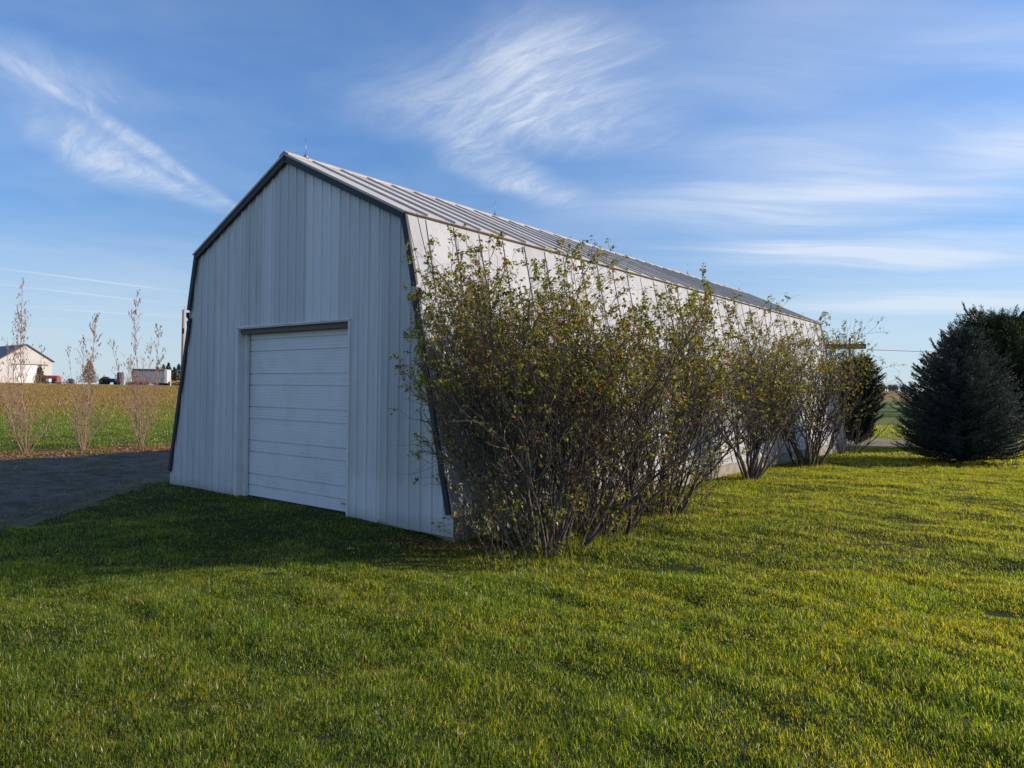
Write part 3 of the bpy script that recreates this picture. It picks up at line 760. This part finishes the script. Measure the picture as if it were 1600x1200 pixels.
# ------------------------------------------------------------------ young trees at the left edge of the yard
MYB = m_bark('pale_sapling_bark', (.30,.17,.125), (.44,.29,.22), 25.)
MYL = m_leaf('dry_hanging_leaves', [(0,(.24,.12,.08)), (.6,(.38,.20,.13)), (1,(.35,.22,.10))], trans=.3, gloss=.1)
def sapling(x, y, h, seed, label, n=7, spread=.30, cr=.7):
    r = random.Random(seed); z = zt1(x, y)
    root = empty('young_tree', (x, y, z), 0, label, 'tree', 'young multi-stemmed trees beside the yard')
    mb = MB(); V, F = [], []
    def grow(p, d, l, r0, lvl):
        n_ = max(4, int(l/.22)); pts = [p.copy()]; rs = [r0]; ds = []
        for i in range(n_):
            d = (d+Vector((r.gauss(0,.045), r.gauss(0,.045), .05 if lvl == 0 else .10))).normalized(); p = p+d*(l/n_); pts.append(p.copy()); rs.append(r0*(1-.85*(i+1)/n_)+.0015); ds.append(d.copy())
        mb.tube([tuple(q) for q in pts], rs, 5 if lvl == 0 else 3, cap=False)
        if lvl < 2:
            for j in range(int(l*(11 if lvl == 0 else 6))):
                q = .12+.85*r.random(); i = min(int(q*n_), n_-1); a = r.uniform(0,6.28); o = ds[i].orthogonal().normalized(); o2 = ds[i].cross(o)
                an = r.uniform(.45,.8); nd = ds[i]*math.cos(an)+(o*math.cos(a)+o2*math.sin(a))*math.sin(an); nd.z += .15; nd.normalize()
                l2 = min(l*.32, .75)*r.uniform(.35,1)*(1-.5*q) if lvl == 0 else l*r.uniform(.3,.6)
                if l2 > .06: grow(pts[i+1], nd, l2, rs[i+1]*.5, lvl+1)
        if lvl > 0:
            for i in range(n_):
                pr = .03+.8*max(0, (pts[i].z/h-.40))
                if r.random() < pr*1.3:
                    leaf_quads(pts[i+1], Vector((r.gauss(0,.3), r.gauss(0,.3), -1)).normalized(), Vector((r.gauss(0,1), r.gauss(0,1), 0)).normalized(), r.uniform(.07,.12), .028, V, F)
    for s in range(n):
        a = 2*math.pi*(s+r.random()*.6)/n; t = 0 if s == 0 else r.uniform(.4,1)
        d = Vector((math.cos(a)*spread*t*1.6, math.sin(a)*spread*t*1.6, 1)).normalized()
        grow(Vector((math.cos(a)*.06*t, math.sin(a)*.06*t, -.03)), d, h*(1.0 if s == 0 else r.uniform(.40,.86)), .015 if s == 0 else .009, 0)
    mb.build('stems', MYB, root, smooth=True); fastmesh('leaves', V, F, MYL, root)
    return root
sapling(-13.95, 20.9, 5.1, 41, 'tallest of the bare saplings beside the yard, farthest from the barn', 10, .38)
sapling(-12.95, 22.05, 4.2, 42, 'shortest bare sapling, the middle of the three beside the yard', 9, .33)
sapling(-11.80, 23.2, 4.75, 43, 'bare sapling nearest the barn, its stems fanning up from one root', 10, .36)

# fallen leaves under the saplings and along the wall
def litter(name, pts_fn, n, size, mat, label):
    r = np.random.default_rng(77); x, y = pts_fn(r, n); z = zt(x, y)+.02
    a = r.uniform(0, 6.28, n); t = r.normal(0, .5, (n, 2)); s = size*r.uniform(.5, 1.2, n)
    c, si = np.cos(a)*s, np.sin(a)*s; B = np.stack([x, y, z], -1)
    e1 = np.stack([c, si, t[:,0]*s*.6], -1); e2 = np.stack([-si*.6, c*.6, t[:,1]*s*.6], -1)
    V = np.stack([B-e1, B-e2, B+e1, B+e2], 1).reshape(-1, 3)
    return tag(fastmesh(name, V, np.arange(4*n).reshape(-1, 4), mat), label, 'leaf litter', kind='stuff')
def pf1(r, n):
    q = r.uniform(-.7, 1.25, n); w = r.normal(0, .55, n)
    return -13.96+3.28*q-.675*w*1.0-.35, 19.9+3.0*q+.74*w+.75
litter('fallen_leaves', pf1, 9000, .05, MYL, 'rusty fallen leaves strewn under the saplings along the yard edge')
MDL = m_leaf('brown_litter', [(0,(.10,.05,.03)), (.5,(.20,.10,.05)), (1,(.34,.20,.08))], trans=.1, gloss=.1)
def pf2(r, n):
    k = r.integers(0, 5, n); b = np.array(BUSH[:5])[k]; x = b[:,0]+r.normal(0, .55, n); y = b[:,1]+r.normal(0, .45, n)
    c = r.random(n) < .35; x = np.where(c, BX-.05+r.normal(0, .3, n), x); y = np.where(c, BY-.2+r.normal(0, .14, n), y)
    bad = inside_barn(x, y, .02); x = np.where(bad, .6, x); y = np.where(bad, 9.3, y)
    return x, y
litter('leaf_litter', pf2, 5000, .022, MDL, 'brown leaf litter and dead stalks at the feet of the lilacs')
def pf3(r, n):
    x, y = wedge(n, 4, 20, r)
    return x, y
l3 = litter('scattered_leaves', pf3, 900, .02, MDL, 'single dry leaves scattered over the lawn')

# ------------------------------------------------------------------ timber post with crossbeam and wire
MTM = painted('weathered_timber', (.13,.10,.08), .85, dirt=(.32,.30,.27), dirt_amt=.7, scale=9)
px_, py_ = 14.85, 32.0; pz = zt1(px_, py_)
post = empty('timber_post', (px_, py_, pz), rad(-14), 'dark timber post with a heavy crossbeam above the bushes beyond the barn', 'post')
mb = MB(); mb.tube([(0,0,-.3),(0,0,4.55)], [.06,.045], 8); mb.build('upright', MTM, post)
mb = MB(); mb.box(-1.25, .62, -.20, -.08, 4.05, 4.27); mb.build('crossbeam', MTM, post)
mb = MB()
MIN_ = painted('glazed_brown', (.10,.06,.05), .3)
for xx in (-.9, .45):
    mb = MB(); mb.lathe((xx, -.14, 4.27), [(.0,0),(.03,0),(.03,.04),(.045,.06),(.03,.10),(.0,.12)], 8); mb.build('insulator', MIN_, post)
mb = MB(); A = Vector((15.45, 31.7, 3.87)); B2 = Vector((60., 66., 6.6)); pts = []
for i in range(25):
    q = i/24; p = A.lerp(B2, q); p.z -= 1.1*4*q*(1-q)*.35; pts.append(tuple(p))
mb.tube(pts, [.014]*25, 5); tag(mb.build('overhead_wire', MTM), 'single thin wire running from the crossbeam towards the pine', 'wire')

# ------------------------------------------------------------------ left background on the crest
def at(px, Y):            # world x for a bearing measured on the photograph, at distance Y
    return (px-800)/FPX*Y
YB = 126.0; PXM = FPX/YB
def crest(px, Y=YB): x = at(px, Y); return x, Y, zt1(x, Y)+.08
MRW = painted('farm_barn_white', (.62,.58,.54), .6, scale=.6); MRD = painted('barn_red_brown', (.14,.07,.07), .7, scale=.6)
MRR = painted('barn_grey_roof', (.16,.14,.15), .6, scale=.6); MWD = painted('bright_white_door', (.80,.80,.76), .5, scale=.6, dirt_amt=.1)
x, y, z = crest(41); 
wb_ = empty('far_barn', (x, y, z-.1), rad(50), 'white gabled pole barn with a grey roof on the horizon at the far left', 'barn')
w2, e2, p2, l2 = 3.95, 4.6, 7.25, 16.
for y0_ in (0, l2):
    mb = MB(); mb.prism([(-w2,0),(w2,0),(w2,e2),(0,p2),(-w2,e2)], y0_, y0_+.2); mb.build('gable_wall', MRW, wb_)
for q in (-w2-.02, w2-.15):
    mb = MB(); mb.box(q,q+.17,.21,l2-.01,0,e2); mb.build('side_wall', MRD, wb_)
mb = MB()
for s in (-1,1): mb.prism([(s*(w2+.35), e2-.18), (0, p2+.06), (0, p2+.22), (s*(w2+.35), e2-.02)], -.25, l2+.4)
mb.build('roof', MRR, wb_)
mb = MB(); mb.box(-1.9,1.5,-.10,-.01,0,3.85); dd = mb.build('sliding_door', MWD, wb_)
mb = MB(); mb.box(-2.1,3.2,-.16,-.102,3.85,4.0); mb.build('door_rail', MRR, wb_)
# trees on the crest
MBR = m_leaf('rusty_foliage', [(0,(.10,.07,.03)), (.5,(.22,.12,.05)), (1,(.26,.17,.06))], trans=.2)
MOG = m_leaf('olive_foliage', [(0,(.05,.07,.02)), (.5,(.11,.10,.03)), (1,(.2,.13,.05))], trans=.2)
def blobtree(name, px, Y, h, w, mat, label, seed, cat='tree', group=None, n=2600, z0=.1, lf=.16, bare=False, shape=None):
    r = random.Random(seed); x, y, z = crest(px, Y)
    root = empty(name, (x, y, z-.05), 0, label, cat, group)
    mb = MB(); V, F = [], []
    mb.tube([(0,0,-.2),(0,0,h*.5),(0,0,h*.9)], [w*.05,w*.03,.02], 6)
    sf = shape or (lambda q: (1-q)**.7*min(1,.5+4*q))
    for i in range(34):
        q = .12+.8*r.random(); a = r.uniform(0,6.28); R = w*.5*sf(q)
        mb.tube([(0,0,h*q*.85), (math.cos(a)*R*.6, math.sin(a)*R*.6, h*q*.93), (math.cos(a)*R, math.sin(a)*R, h*min(1,q+.05))], [w*.014,w*.01,.008], 3, cap=False)
    for i in range(n):
        q = z0+(1-z0)*r.random()**1.15; a = r.uniform(0,6.28); R = w*.5*sf(q)*(1+.22*math.sin(4*a+q*9+seed)+.15*math.sin(7*a-q*17))
        rr = R*r.random()**.42; p = Vector((math.cos(a)*rr, math.sin(a)*rr, h*q+r.gauss(0,.06)))
        leaf_quads(p, Vector((r.gauss(0,1), r.gauss(0,1), r.gauss(0,.7))).normalized(), Vector((r.gauss(0,1), r.gauss(0,1), 1)).normalized(), lf*r.uniform(.6,1.3), lf*.6, V, F)
    mb.build('trunk', MCB, root); fastmesh('crown', V, F, mat, root); return root
blobtree('small_evergreen', 62, 116, 3.0, 2.0, MOG, 'small brown-green evergreen standing in front of the white far barn', 3)
blobtree('rust_tree', 139, 118, 3.9, 3.2, MBR, 'rust-coloured bushy tree alone between the far barn and the farm machines', 4, n=3200)
blobtree('round_shrub', 110, 130, 1.5, 1.4, MEV, 'tiny round dark shrub left of the rust-coloured tree', 5, cat='shrub', n=900, shape=lambda q: math.sin(math.pi*min(1,.15+.8*q))**.5)
blobtree('thin_shrub', 163, 131, 2.2, 2.6, MBR, 'thin brownish brush between the rust tree and the tyres', 6, cat='shrub', n=260, lf=.12)
for i, (px, hh, ww) in enumerate(((246,4.0,2.6),(255,4.5,2.4),(263,4.9,3.0),(272,4.2,2.2),(279,4.9,2.8))):
    blobtree('far_conifer', px, 138+i*1.3, hh, ww, MEV, 'dark conifer in the clump behind the box trailer and utility pole', 30+i, group='dark conifers behind the box trailer', n=1700, lf=.22)
# box trailer
MTW = painted('trailer_white', (.50,.50,.52), .45, scale=.8); MTD = painted('trailer_dark_frame', (.06,.045,.045), .7, scale=.8)
MTY = painted('tyre_rubber', (.02,.02,.022), .8)
x, y, z = crest(237, 124)
tr = empty('box_trailer', (x, y, z), rad(9), 'grey-white box trailer with a dark roof edge parked on the horizon', 'trailer')
mb = MB(); mb.box(-2.6,2.75,-1.2,1.2,.45,2.75)
for i in range(22): mb.box(-2.5+i*.24,-2.46+i*.24,-1.225,-1.2005,.5,2.55)
mb.build('body', MTW, tr)
mb = MB(); mb.box(-2.65,2.35,-1.26,-1.226,2.50,2.80); mb.box(-2.7,-2.6,-1.24,1.24,.45,2.8); mb.box(-2.6,2.75,-1.1,1.1,.34,.449); mb.build('frame', MTD, tr)
mb = MB(); mb.box(2.36,2.80,-1.235,-1.2005,.45,2.80); mb.build('corner_post', MWD, tr)
for xx in (-1.5, 1.3, 1.95):
    for yy in (-1.05, 1.05):
        mb = MB(); mb.disc_wheel((xx, yy, .33), .38, .24); mb.build('wheel', MTY, tr)
# blue tractor
MBL = painted('tractor_blue', (.03,.06,.20), .4, scale=2); MRED = painted('faded_red', (.38,.06,.05), .5, scale=1.5); MCAB = painted('dark_cab', (.06,.06,.075), .35, scale=2)
x, y, z = crest(172, 124)
tc = empty('blue_tractor', (x, y, z), rad(12), 'blue tractor with large dark rear tyres beside the grey grain bin', 'tractor')
mb = MB(); mb.prism([(-.2,.55),(1.35,.5),(1.45,.8),(1.35,1.15),(-.2,1.25)], -.32, .32); mb.build('hood', MBL, tc)
mb = MB(); mb.prism([(-1.15,.7),(-.15,.7),(-.2,1.35),(-.35,1.5),(-1.0,1.5),(-1.2,1.1)], -.45, .45); mb.build('seat_platform', MCAB, tc)
mb = MB(); mb.tube([(.8,.15,1.1),(.8,.15,1.55)], [.035,.03], 6); mb.build('exhaust_pipe', MTD, tc)
for yy in (-.62,.62):
    mb = MB(); mb.disc_wheel((-.85,yy,.66), .70, .34); mb.build('rear_wheel', MTY, tc)
    mb = MB(); mb.disc_wheel((1.05,yy*.85,.34), .36, .2); mb.build('front_wheel', MTY, tc)
# narrow dark bin
x, y, z = crest(188, 125.5)
bn = empty('grain_bin', (x, y, z), 0, 'narrow tall dark grey bin standing behind the blue tractor', 'bin')
mb = MB(); mb.lathe((0,0,0), [(.0,.3),(.55,.3),(.55,2.1),(.5,2.3),(.0,2.35)], 14); mb.build('drum', painted('bin_grey', (.10,.085,.10), .6, scale=2), bn)
for a in range(4):
    mb = MB(); mb.tube([(math.cos(a*1.57+.7)*.48, math.sin(a*1.57+.7)*.48, -.05), (math.cos(a*1.57+.7)*.48, math.sin(a*1.57+.7)*.48, .9)], [.04,.04], 5); mb.build('leg', MTD, bn)
# red grain wagon and low white trailer near the far barn
x, y, z = crest(80, 121)
gw = empty('red_wagon', (x, y, z), rad(8), 'red round-topped wagon parked right of the far white barn', 'wagon')
mb = MB(); prof_ = [(-.75,.55)]+[(.78*math.cos(a), 1.0+.62*math.sin(a)) for a in [math.pi*(1-i/9) for i in range(10)]]+[(.75,.55)]
mb.prismx(prof_, -1.15, 1.2); mb.build('tank', MRED, gw)
mb = MB()
for i in range(5): mb.prismx([(p[0]*1.03, p[1]*1.02) for p in prof_], -1.0+i*.48, -.95+i*.48)
mb.build('bands', MTD, gw)
mb = MB(); mb.box(-1.4,1.5,-.6,.6,.40,.54); mb.tube([(1.5,0,.45),(2.4,0,.35)], [.05,.04], 6); mb.build('chassis', MWD, gw)
for xx in (-.85,.95):
    for yy in (-.65,.65):
        mb = MB(); mb.disc_wheel((xx,yy,.28), .32, .2); mb.build('wheel', MTY, gw)
x, y, z = crest(90, 118)
ft = empty('flatbed_trailer', (x, y, z), rad(5), 'low white flatbed trailer in front of the red wagon', 'trailer')
mb = MB(); mb.box(-1.5,1.3,-.8,.8,.34,.50); mb.box(-1.5,-1.38,-.8,.8,.5,.95); mb.build('deck', MWD, ft)
mb = MB(); mb.tube([(1.3,-.5,.4),(2.2,0,.38)], [.04,.04], 5); mb.tube([(1.3,.5,.4),(2.2,0,.38)], [.04,.04], 5); mb.build('drawbar', MTD, ft)
for yy in (-.85,.85):
    mb = MB(); mb.disc_wheel((-.2,yy,.24), .27, .18); mb.build('wheel', MTY, ft)
# rusty disc harrow and red implement
def implement(px, Y, label, mat, n, w):
    x, y, z = crest(px, Y)
    im = empty('farm_implement', (x, y, z), rad(6), label, 'farm implement', 'rusty farm implements by the box trailer')
    mb = MB(); mb.tube([(-w,0,.45),(w,0,.5)], [.06,.06], 6); mb.tube([(-w,.6,.42),(w,.6,.45)], [.05,.05], 6)
    for i in range(5): mb.tube([(-w+i*w/2,0,.47),(-w+i*w/2,.6,.43)], [.04,.04], 5)
    mb.tube([(0,0,.5),(-.2,-.9,.75),(-.3,-1.3,.9)], [.05,.05,.04], 5); mb.tube([(w*.4,.1,.45),(w*.5,.15,1.1)], [.04,.03], 5); mb.build('frame', mat, im)
    mb = MB()
    for i in range(n): mb.disc_wheel((-w+.1+i*(2*w-.2)/(n-1), .1*(i%2), .24), .27, .04, axis='x', sides=14)
    mb.build('discs', mat, im)
    for yy in (-.5*w,.5*w):
        mb = MB(); mb.disc_wheel((yy,.75,.26), .3, .18, axis='x'); mb.build('wheel', MTY, im)
implement(206, 122, 'dull rusty disc implement between the blue tractor and the box trailer', painted('dull_rust', (.16,.08,.07), .8), 8, 1.0)
implement(222, 119, 'bright red-brown disc implement in front of the box trailer', painted('red_rust', (.30,.09,.06), .8), 9, 1.3)
x, y, z = crest(161, 125)
for i, (px, rr) in enumerate(((159, .42), (166.5, .5))):
    x, y, z = crest(px, 126.5); mb = MB(); mb.disc_wheel((0,0,0), rr, .3); o = mb.build('old_tyre', MTY); o.location = (x, y, z+rr*.95); o.rotation_euler = (0,0,.3)
    tag(o, ('smaller' if i == 0 else 'larger')+' of two upright dark tyres left of the blue tractor', 'tyre', 'old tyres by the blue tractor')
# pile, marker post, utility pole
x, y, z = crest(276, 119)
r = random.Random(3); mb = MB()
for i in range(34):
    a = r.uniform(0, 3.14); cx_, cz_ = r.gauss(0,.5), r.uniform(.1,.55); l = r.uniform(.5,1.1)
    mb.tube([(cx_-math.cos(a)*l, r.gauss(0,.3), max(.05, cz_-.2*math.sin(a))), (cx_+math.cos(a)*l, r.gauss(0,.3), cz_+.35*math.sin(a*2)**2)], [.07,.06], 6)
o = mb.build('lumber_pile', painted('fresh_lumber', (.42,.26,.11), .8)); o.location = (x, y, z); tag(o, 'pile of yellowish lumber and branches at the foot of the utility pole', 'wood pile')
x, y, z = crest(266.5, 114); mb = MB(); mb.tube([(0,0,-.2),(0,0,.95),(0,0,1.0)], [.07,.07,.03], 8); o = mb.build('marker_post', MWD); o.location = (x, y, z)
tag(o, 'short white marker post right of the box trailer', 'post')
x = at(284.5, 68.); z = zt1(x, 68.)
up = empty('utility_pole', (x, 68., z), 0, 'bare wooden utility pole rising beside the left edge of the barn', 'pole')
mb = MB(); mb.tube([(0,0,-.5),(.03,0,4.),(.06,0,9.05-z)], [.17,.15,.13], 10); mb.build('shaft', painted('pale_pole_wood', (.40,.30,.25), .85, scale=3), up)
mb = MB(); mb.box(-.02,.2,-.17,-.13,6.,6.5); mb.tube([(.16,-.05,8.6),(.14,-.05,3.)], [.012,.012], 4); mb.build('fittings', MTD, up)
# farm road along the crest
def ribbon(name, f, w, mat, dz=.03):
    V, F = [], []
    for i, (x, y) in enumerate(f):
        for k in (-w/2, w/2): V.append((x, y+k, zt1(x, y+k)+dz))
        if i: F.append((2*i-2, 2*i, 2*i+1, 2*i-1))
    return tag(fastmesh(name, V, F, mat), kind='structure')
ribbon('farm_road', [(-140+i*4., 112.+0*i) for i in range(22)], 4.5, m_gravel('road_gravel', [(.3,(.26,.25,.24)), (.5,(.34,.33,.32)), (.7,(.42,.41,.40))]))

# ------------------------------------------------------------------ far bare wood on the right horizon
MFW = m_bark('far_twigs', (.20,.165,.15), (.27,.23,.21), 2.)
r = random.Random(9); mb = MB()
def twigtree(x, y, h):
    z = zt1(x, y)
    mb.tube([(x,y,z-.5),(x,y,z+h*.55)], [.35,.2], 4, cap=False)
    for i in range(46):
        a = r.uniform(0,6.28); q = r.uniform(.15,.6); l = h*r.uniform(.22,.5); e = r.uniform(.15,.8)
        p0 = (x, y, z+h*q); p1 = (x+math.cos(a)*l*math.sin(e), y+math.sin(a)*l*math.sin(e), z+h*q+l*math.cos(e))
        mb.tube([p0, p1], [.13,.05], 3, cap=False)
for i in range(95):
    Y = 560+r.uniform(-25,25); px = r.choice((r.uniform(1368,1424), r.uniform(1368,1424), r.uniform(1200,1370)))
    twigtree(at(px, Y), Y, r.uniform(4.2,7.0)*(1 if px < 1416 else .7))
tag(mb.build('far_wood', MFW), 'hazy leafless wood on the flat horizon right of the barn', 'wood', kind='stuff')

# ------------------------------------------------------------------ light
sd = Vector((math.sin(SUN_AZ)*math.cos(SUN_EL), math.cos(SUN_AZ)*math.cos(SUN_EL), math.sin(SUN_EL)))
ld = bpy.data.lights.new('sun', 'SUN'); ld.energy = 5.0; ld.angle = rad(.5); ld.color = (1.,.88,.74)
lo = bpy.data.objects.new('sun', ld); COL.objects.link(lo); lo.rotation_euler = sd.to_track_quat('Z', 'Y').to_euler(); lo.location = (30, 0, 30)

w = bpy.data.worlds.new('World'); sc.world = w; w.use_nodes = True
t = NT(w.node_tree); bg = t.n['Background']
sky = t.node('ShaderNodeTexSky'); sky.sky_type = 'NISHITA'; sky.sun_disc = False
sky.sun_elevation = SUN_EL; sky.sun_rotation = SUN_AZ; sky.altitude = 200; sky.air_density = 1.0; sky.dust_density = .35; sky.ozone_density = 2.2
D = t.node('ShaderNodeTexCoord').outputs['Generated']; dx, dy, dz = t.sep(D)
# a high layer of cirrus: project each direction on a flat layer one unit up
zc = t.math('MAXIMUM', dz, .03)
P = t.comb(t.math('DIVIDE', dx, zc), t.math('DIVIDE', dy, zc), 0.)
warp = t.node('ShaderNodeVectorMath', operation='ADD'); t.l.new(P, warp.inputs[0])
wn_ = t.node('ShaderNodeTexNoise'); wn_.inputs['Scale'].default_value = .55; wn_.inputs['Detail'].default_value = 2.5; t.l.new(P, wn_.inputs['Vector'])
ws = t.node('ShaderNodeVectorMath', operation='MULTIPLY_ADD'); t.l.new(wn_.outputs['Color'], ws.inputs[0]); ws.inputs[1].default_value = (1.,1.,0); ws.inputs[2].default_value = (-.5,-.5,0)
t.l.new(ws.outputs[0], warp.inputs[1]); PW = warp.outputs[0]
ps_ = t.node('ShaderNodeMix', data_type='VECTOR'); ps_.inputs[0].default_value = .22; t.l.new(P, ps_.inputs[4]); t.l.new(PW, ps_.inputs[5]); PS = ps_.outputs[1]
def pl(px, py):           # a point of the cloud layer
    s_ = (px-800)/FPX; t_ = (607.5+.0111*(px-800)-py)/FPX; return s_/t_, 1/t_
def streak(pa, pb, wid, gain, soft=PW, brk=0.):
    """an elongated soft cloud between two points of the layer"""
    (ax, ay), (bx_, by_) = pl(*pa), pl(*pb); cx_, cy_ = (ax+bx_)/2, (ay+by_)/2; ln = math.hypot(bx_-ax, by_-ay)/2; an = math.atan2(by_-ay, bx_-ax)
    v = t.mapv(soft, loc=(cx_, cy_, 0), rot=(0,0,an), scale=(ln, wid, 1), vt='TEXTURE')
    vl = t.node('ShaderNodeVectorMath', operation='LENGTH'); t.l.new(v, vl.inputs[0])
    return t.math('MULTIPLY', t.smooth(vl.outputs['Value'], 1.2, .2), gain)
fib1 = t.noise(t.mapv(PW, rot=(0,0,rad(-52)), scale=(2.6,.8,1), vt='TEXTURE'), 2.2, 7, .56, .15)
fib2 = t.noise(t.mapv(PW, rot=(0,0,rad(6)), scale=(5.,.9,1), vt='TEXTURE'), 1.5, 7, .58, .2)
fib3 = t.noise(t.mapv(PW, rot=(0,0,rad(-58)), scale=(.8,.22,1), vt='TEXTURE'), 2.6, 12, .72, .5)
fine = t.smooth(t.math('ADD', t.math('MULTIPLY', fib1, .45), t.math('MULTIPLY', fib3, .55)), .40, .63); band = t.smooth(fib2, .40, .68)
def msum(*a):
    s_ = a[0]
    for q in a[1:]: s_ = t.math('ADD', s_, q)
    return s_
main = msum(streak((640,240),(990,40), .62, .62), streak((780,120),(1000,240), .42, .75), streak((880,-60),(860,150), .34, .7), streak((690,190),(880,330), .24, .8))
leftb = msum(streak((-60,135),(270,320), .26, .70), streak((-120,15),(390,340), .07, .6, PS), streak((-200,10),(200,180), .34, .35), streak((220,270),(380,340), .14, .5))
rightb = msum(streak((1000,400),(1800,395), .75, 1.25), streak((1120,480),(1900,470), 1.25, 1.3), streak((880,315),(1600,330), .9, .8), streak((1400,260),(1750,190), .6, 1.0), streak((1000,250),(1500,230), .5, .4), streak((1000,120),(1500,60), .6, .25), streak((1500,120),(1750,20), .5, .4))
thin = msum(streak((-60,412),(300,458), .07, .5, P), streak((-60,438),(300,478), .10, .4, P), streak((40,480),(300,497), .13, .4, P))
cl = msum(t.math('MULTIPLY', main, t.math('MULTIPLY_ADD', fine, .50, .28)), t.math('MULTIPLY', leftb, t.math('MULTIPLY_ADD', fine, .6, .35)),
          t.math('MULTIPLY', rightb, t.math('MULTIPLY_ADD', band, .6, .42)), thin)
veil = t.math('MULTIPLY', t.smooth(t.noise(PW, .35, 6, .6), .33, .70), .27)
veil = t.math('ADD', veil, t.math('MULTIPLY', t.smooth(dx, .0, .6), t.math('MULTIPLY_ADD', band, .14, .05)))
cl = t.math('MULTIPLY', t.math('ADD', cl, veil), t.smooth(dz, .0, .09))
cl = t.math('MULTIPLY', t.math('MINIMUM', cl, 1.), .72)
front = t.math('GREATER_THAN', dz, 0.)
skyc = t.mix(1., sky.outputs[0], (.74,1.06,1.44), 'MULTIPLY')
mixc = t.mix(t.math('MULTIPLY', cl, front), skyc, (6.2,6.6,7.2))
lowf = t.smooth(dz, .05, .42, .70, .97)
sv_ = t.node('ShaderNodeVectorMath', operation='SCALE'); t.l.new(skyc, sv_.inputs[0]); t.l.new(lowf, sv_.inputs['Scale']); SKYBASE = sv_.outputs[0]
mixc = t.mix(t.math('MULTIPLY', cl, front), SKYBASE, (6.2,6.6,7.2))
hz = t.math('MULTIPLY', t.smooth(dz, .26, -.02), .72)
mixc = t.mix(t.math('MULTIPLY', hz, front), mixc, (4.7,5.45,6.4))
t.l.new(mixc, bg.inputs[0]); bg.inputs[1].default_value = .127

# ------------------------------------------------------------------ camera
cd = bpy.data.cameras.new('camera'); cam = bpy.data.objects.new('camera', cd); COL.objects.link(cam)
cd.sensor_width = 36; cd.lens = FPX/1600*36; cd.clip_start = .05; cd.clip_end = 20000
fw = Vector((0, math.cos(PITCH), math.sin(PITCH))); r0 = Vector((1,0,0)); u0 = r0.cross(fw)
rv = r0*math.cos(ROLL)+u0*math.sin(ROLL); uv = rv.cross(fw)
M = Matrix(((rv.x, uv.x, -fw.x, 0), (rv.y, uv.y, -fw.y, 0), (rv.z, uv.z, -fw.z, CAMH), (0,0,0,1)))
cam.matrix_world = M; sc.camera = cam
sc.view_settings.view_transform = 'Standard'; sc.view_settings.look = 'None'; sc.view_settings.exposure = .12; sc.view_settings.gamma = 1
sc.cycles.max_bounces = 6; sc.cycles.diffuse_bounces = 3; sc.cycles.transmission_bounces = 4; sc.cycles.transparent_max_bounces = 8
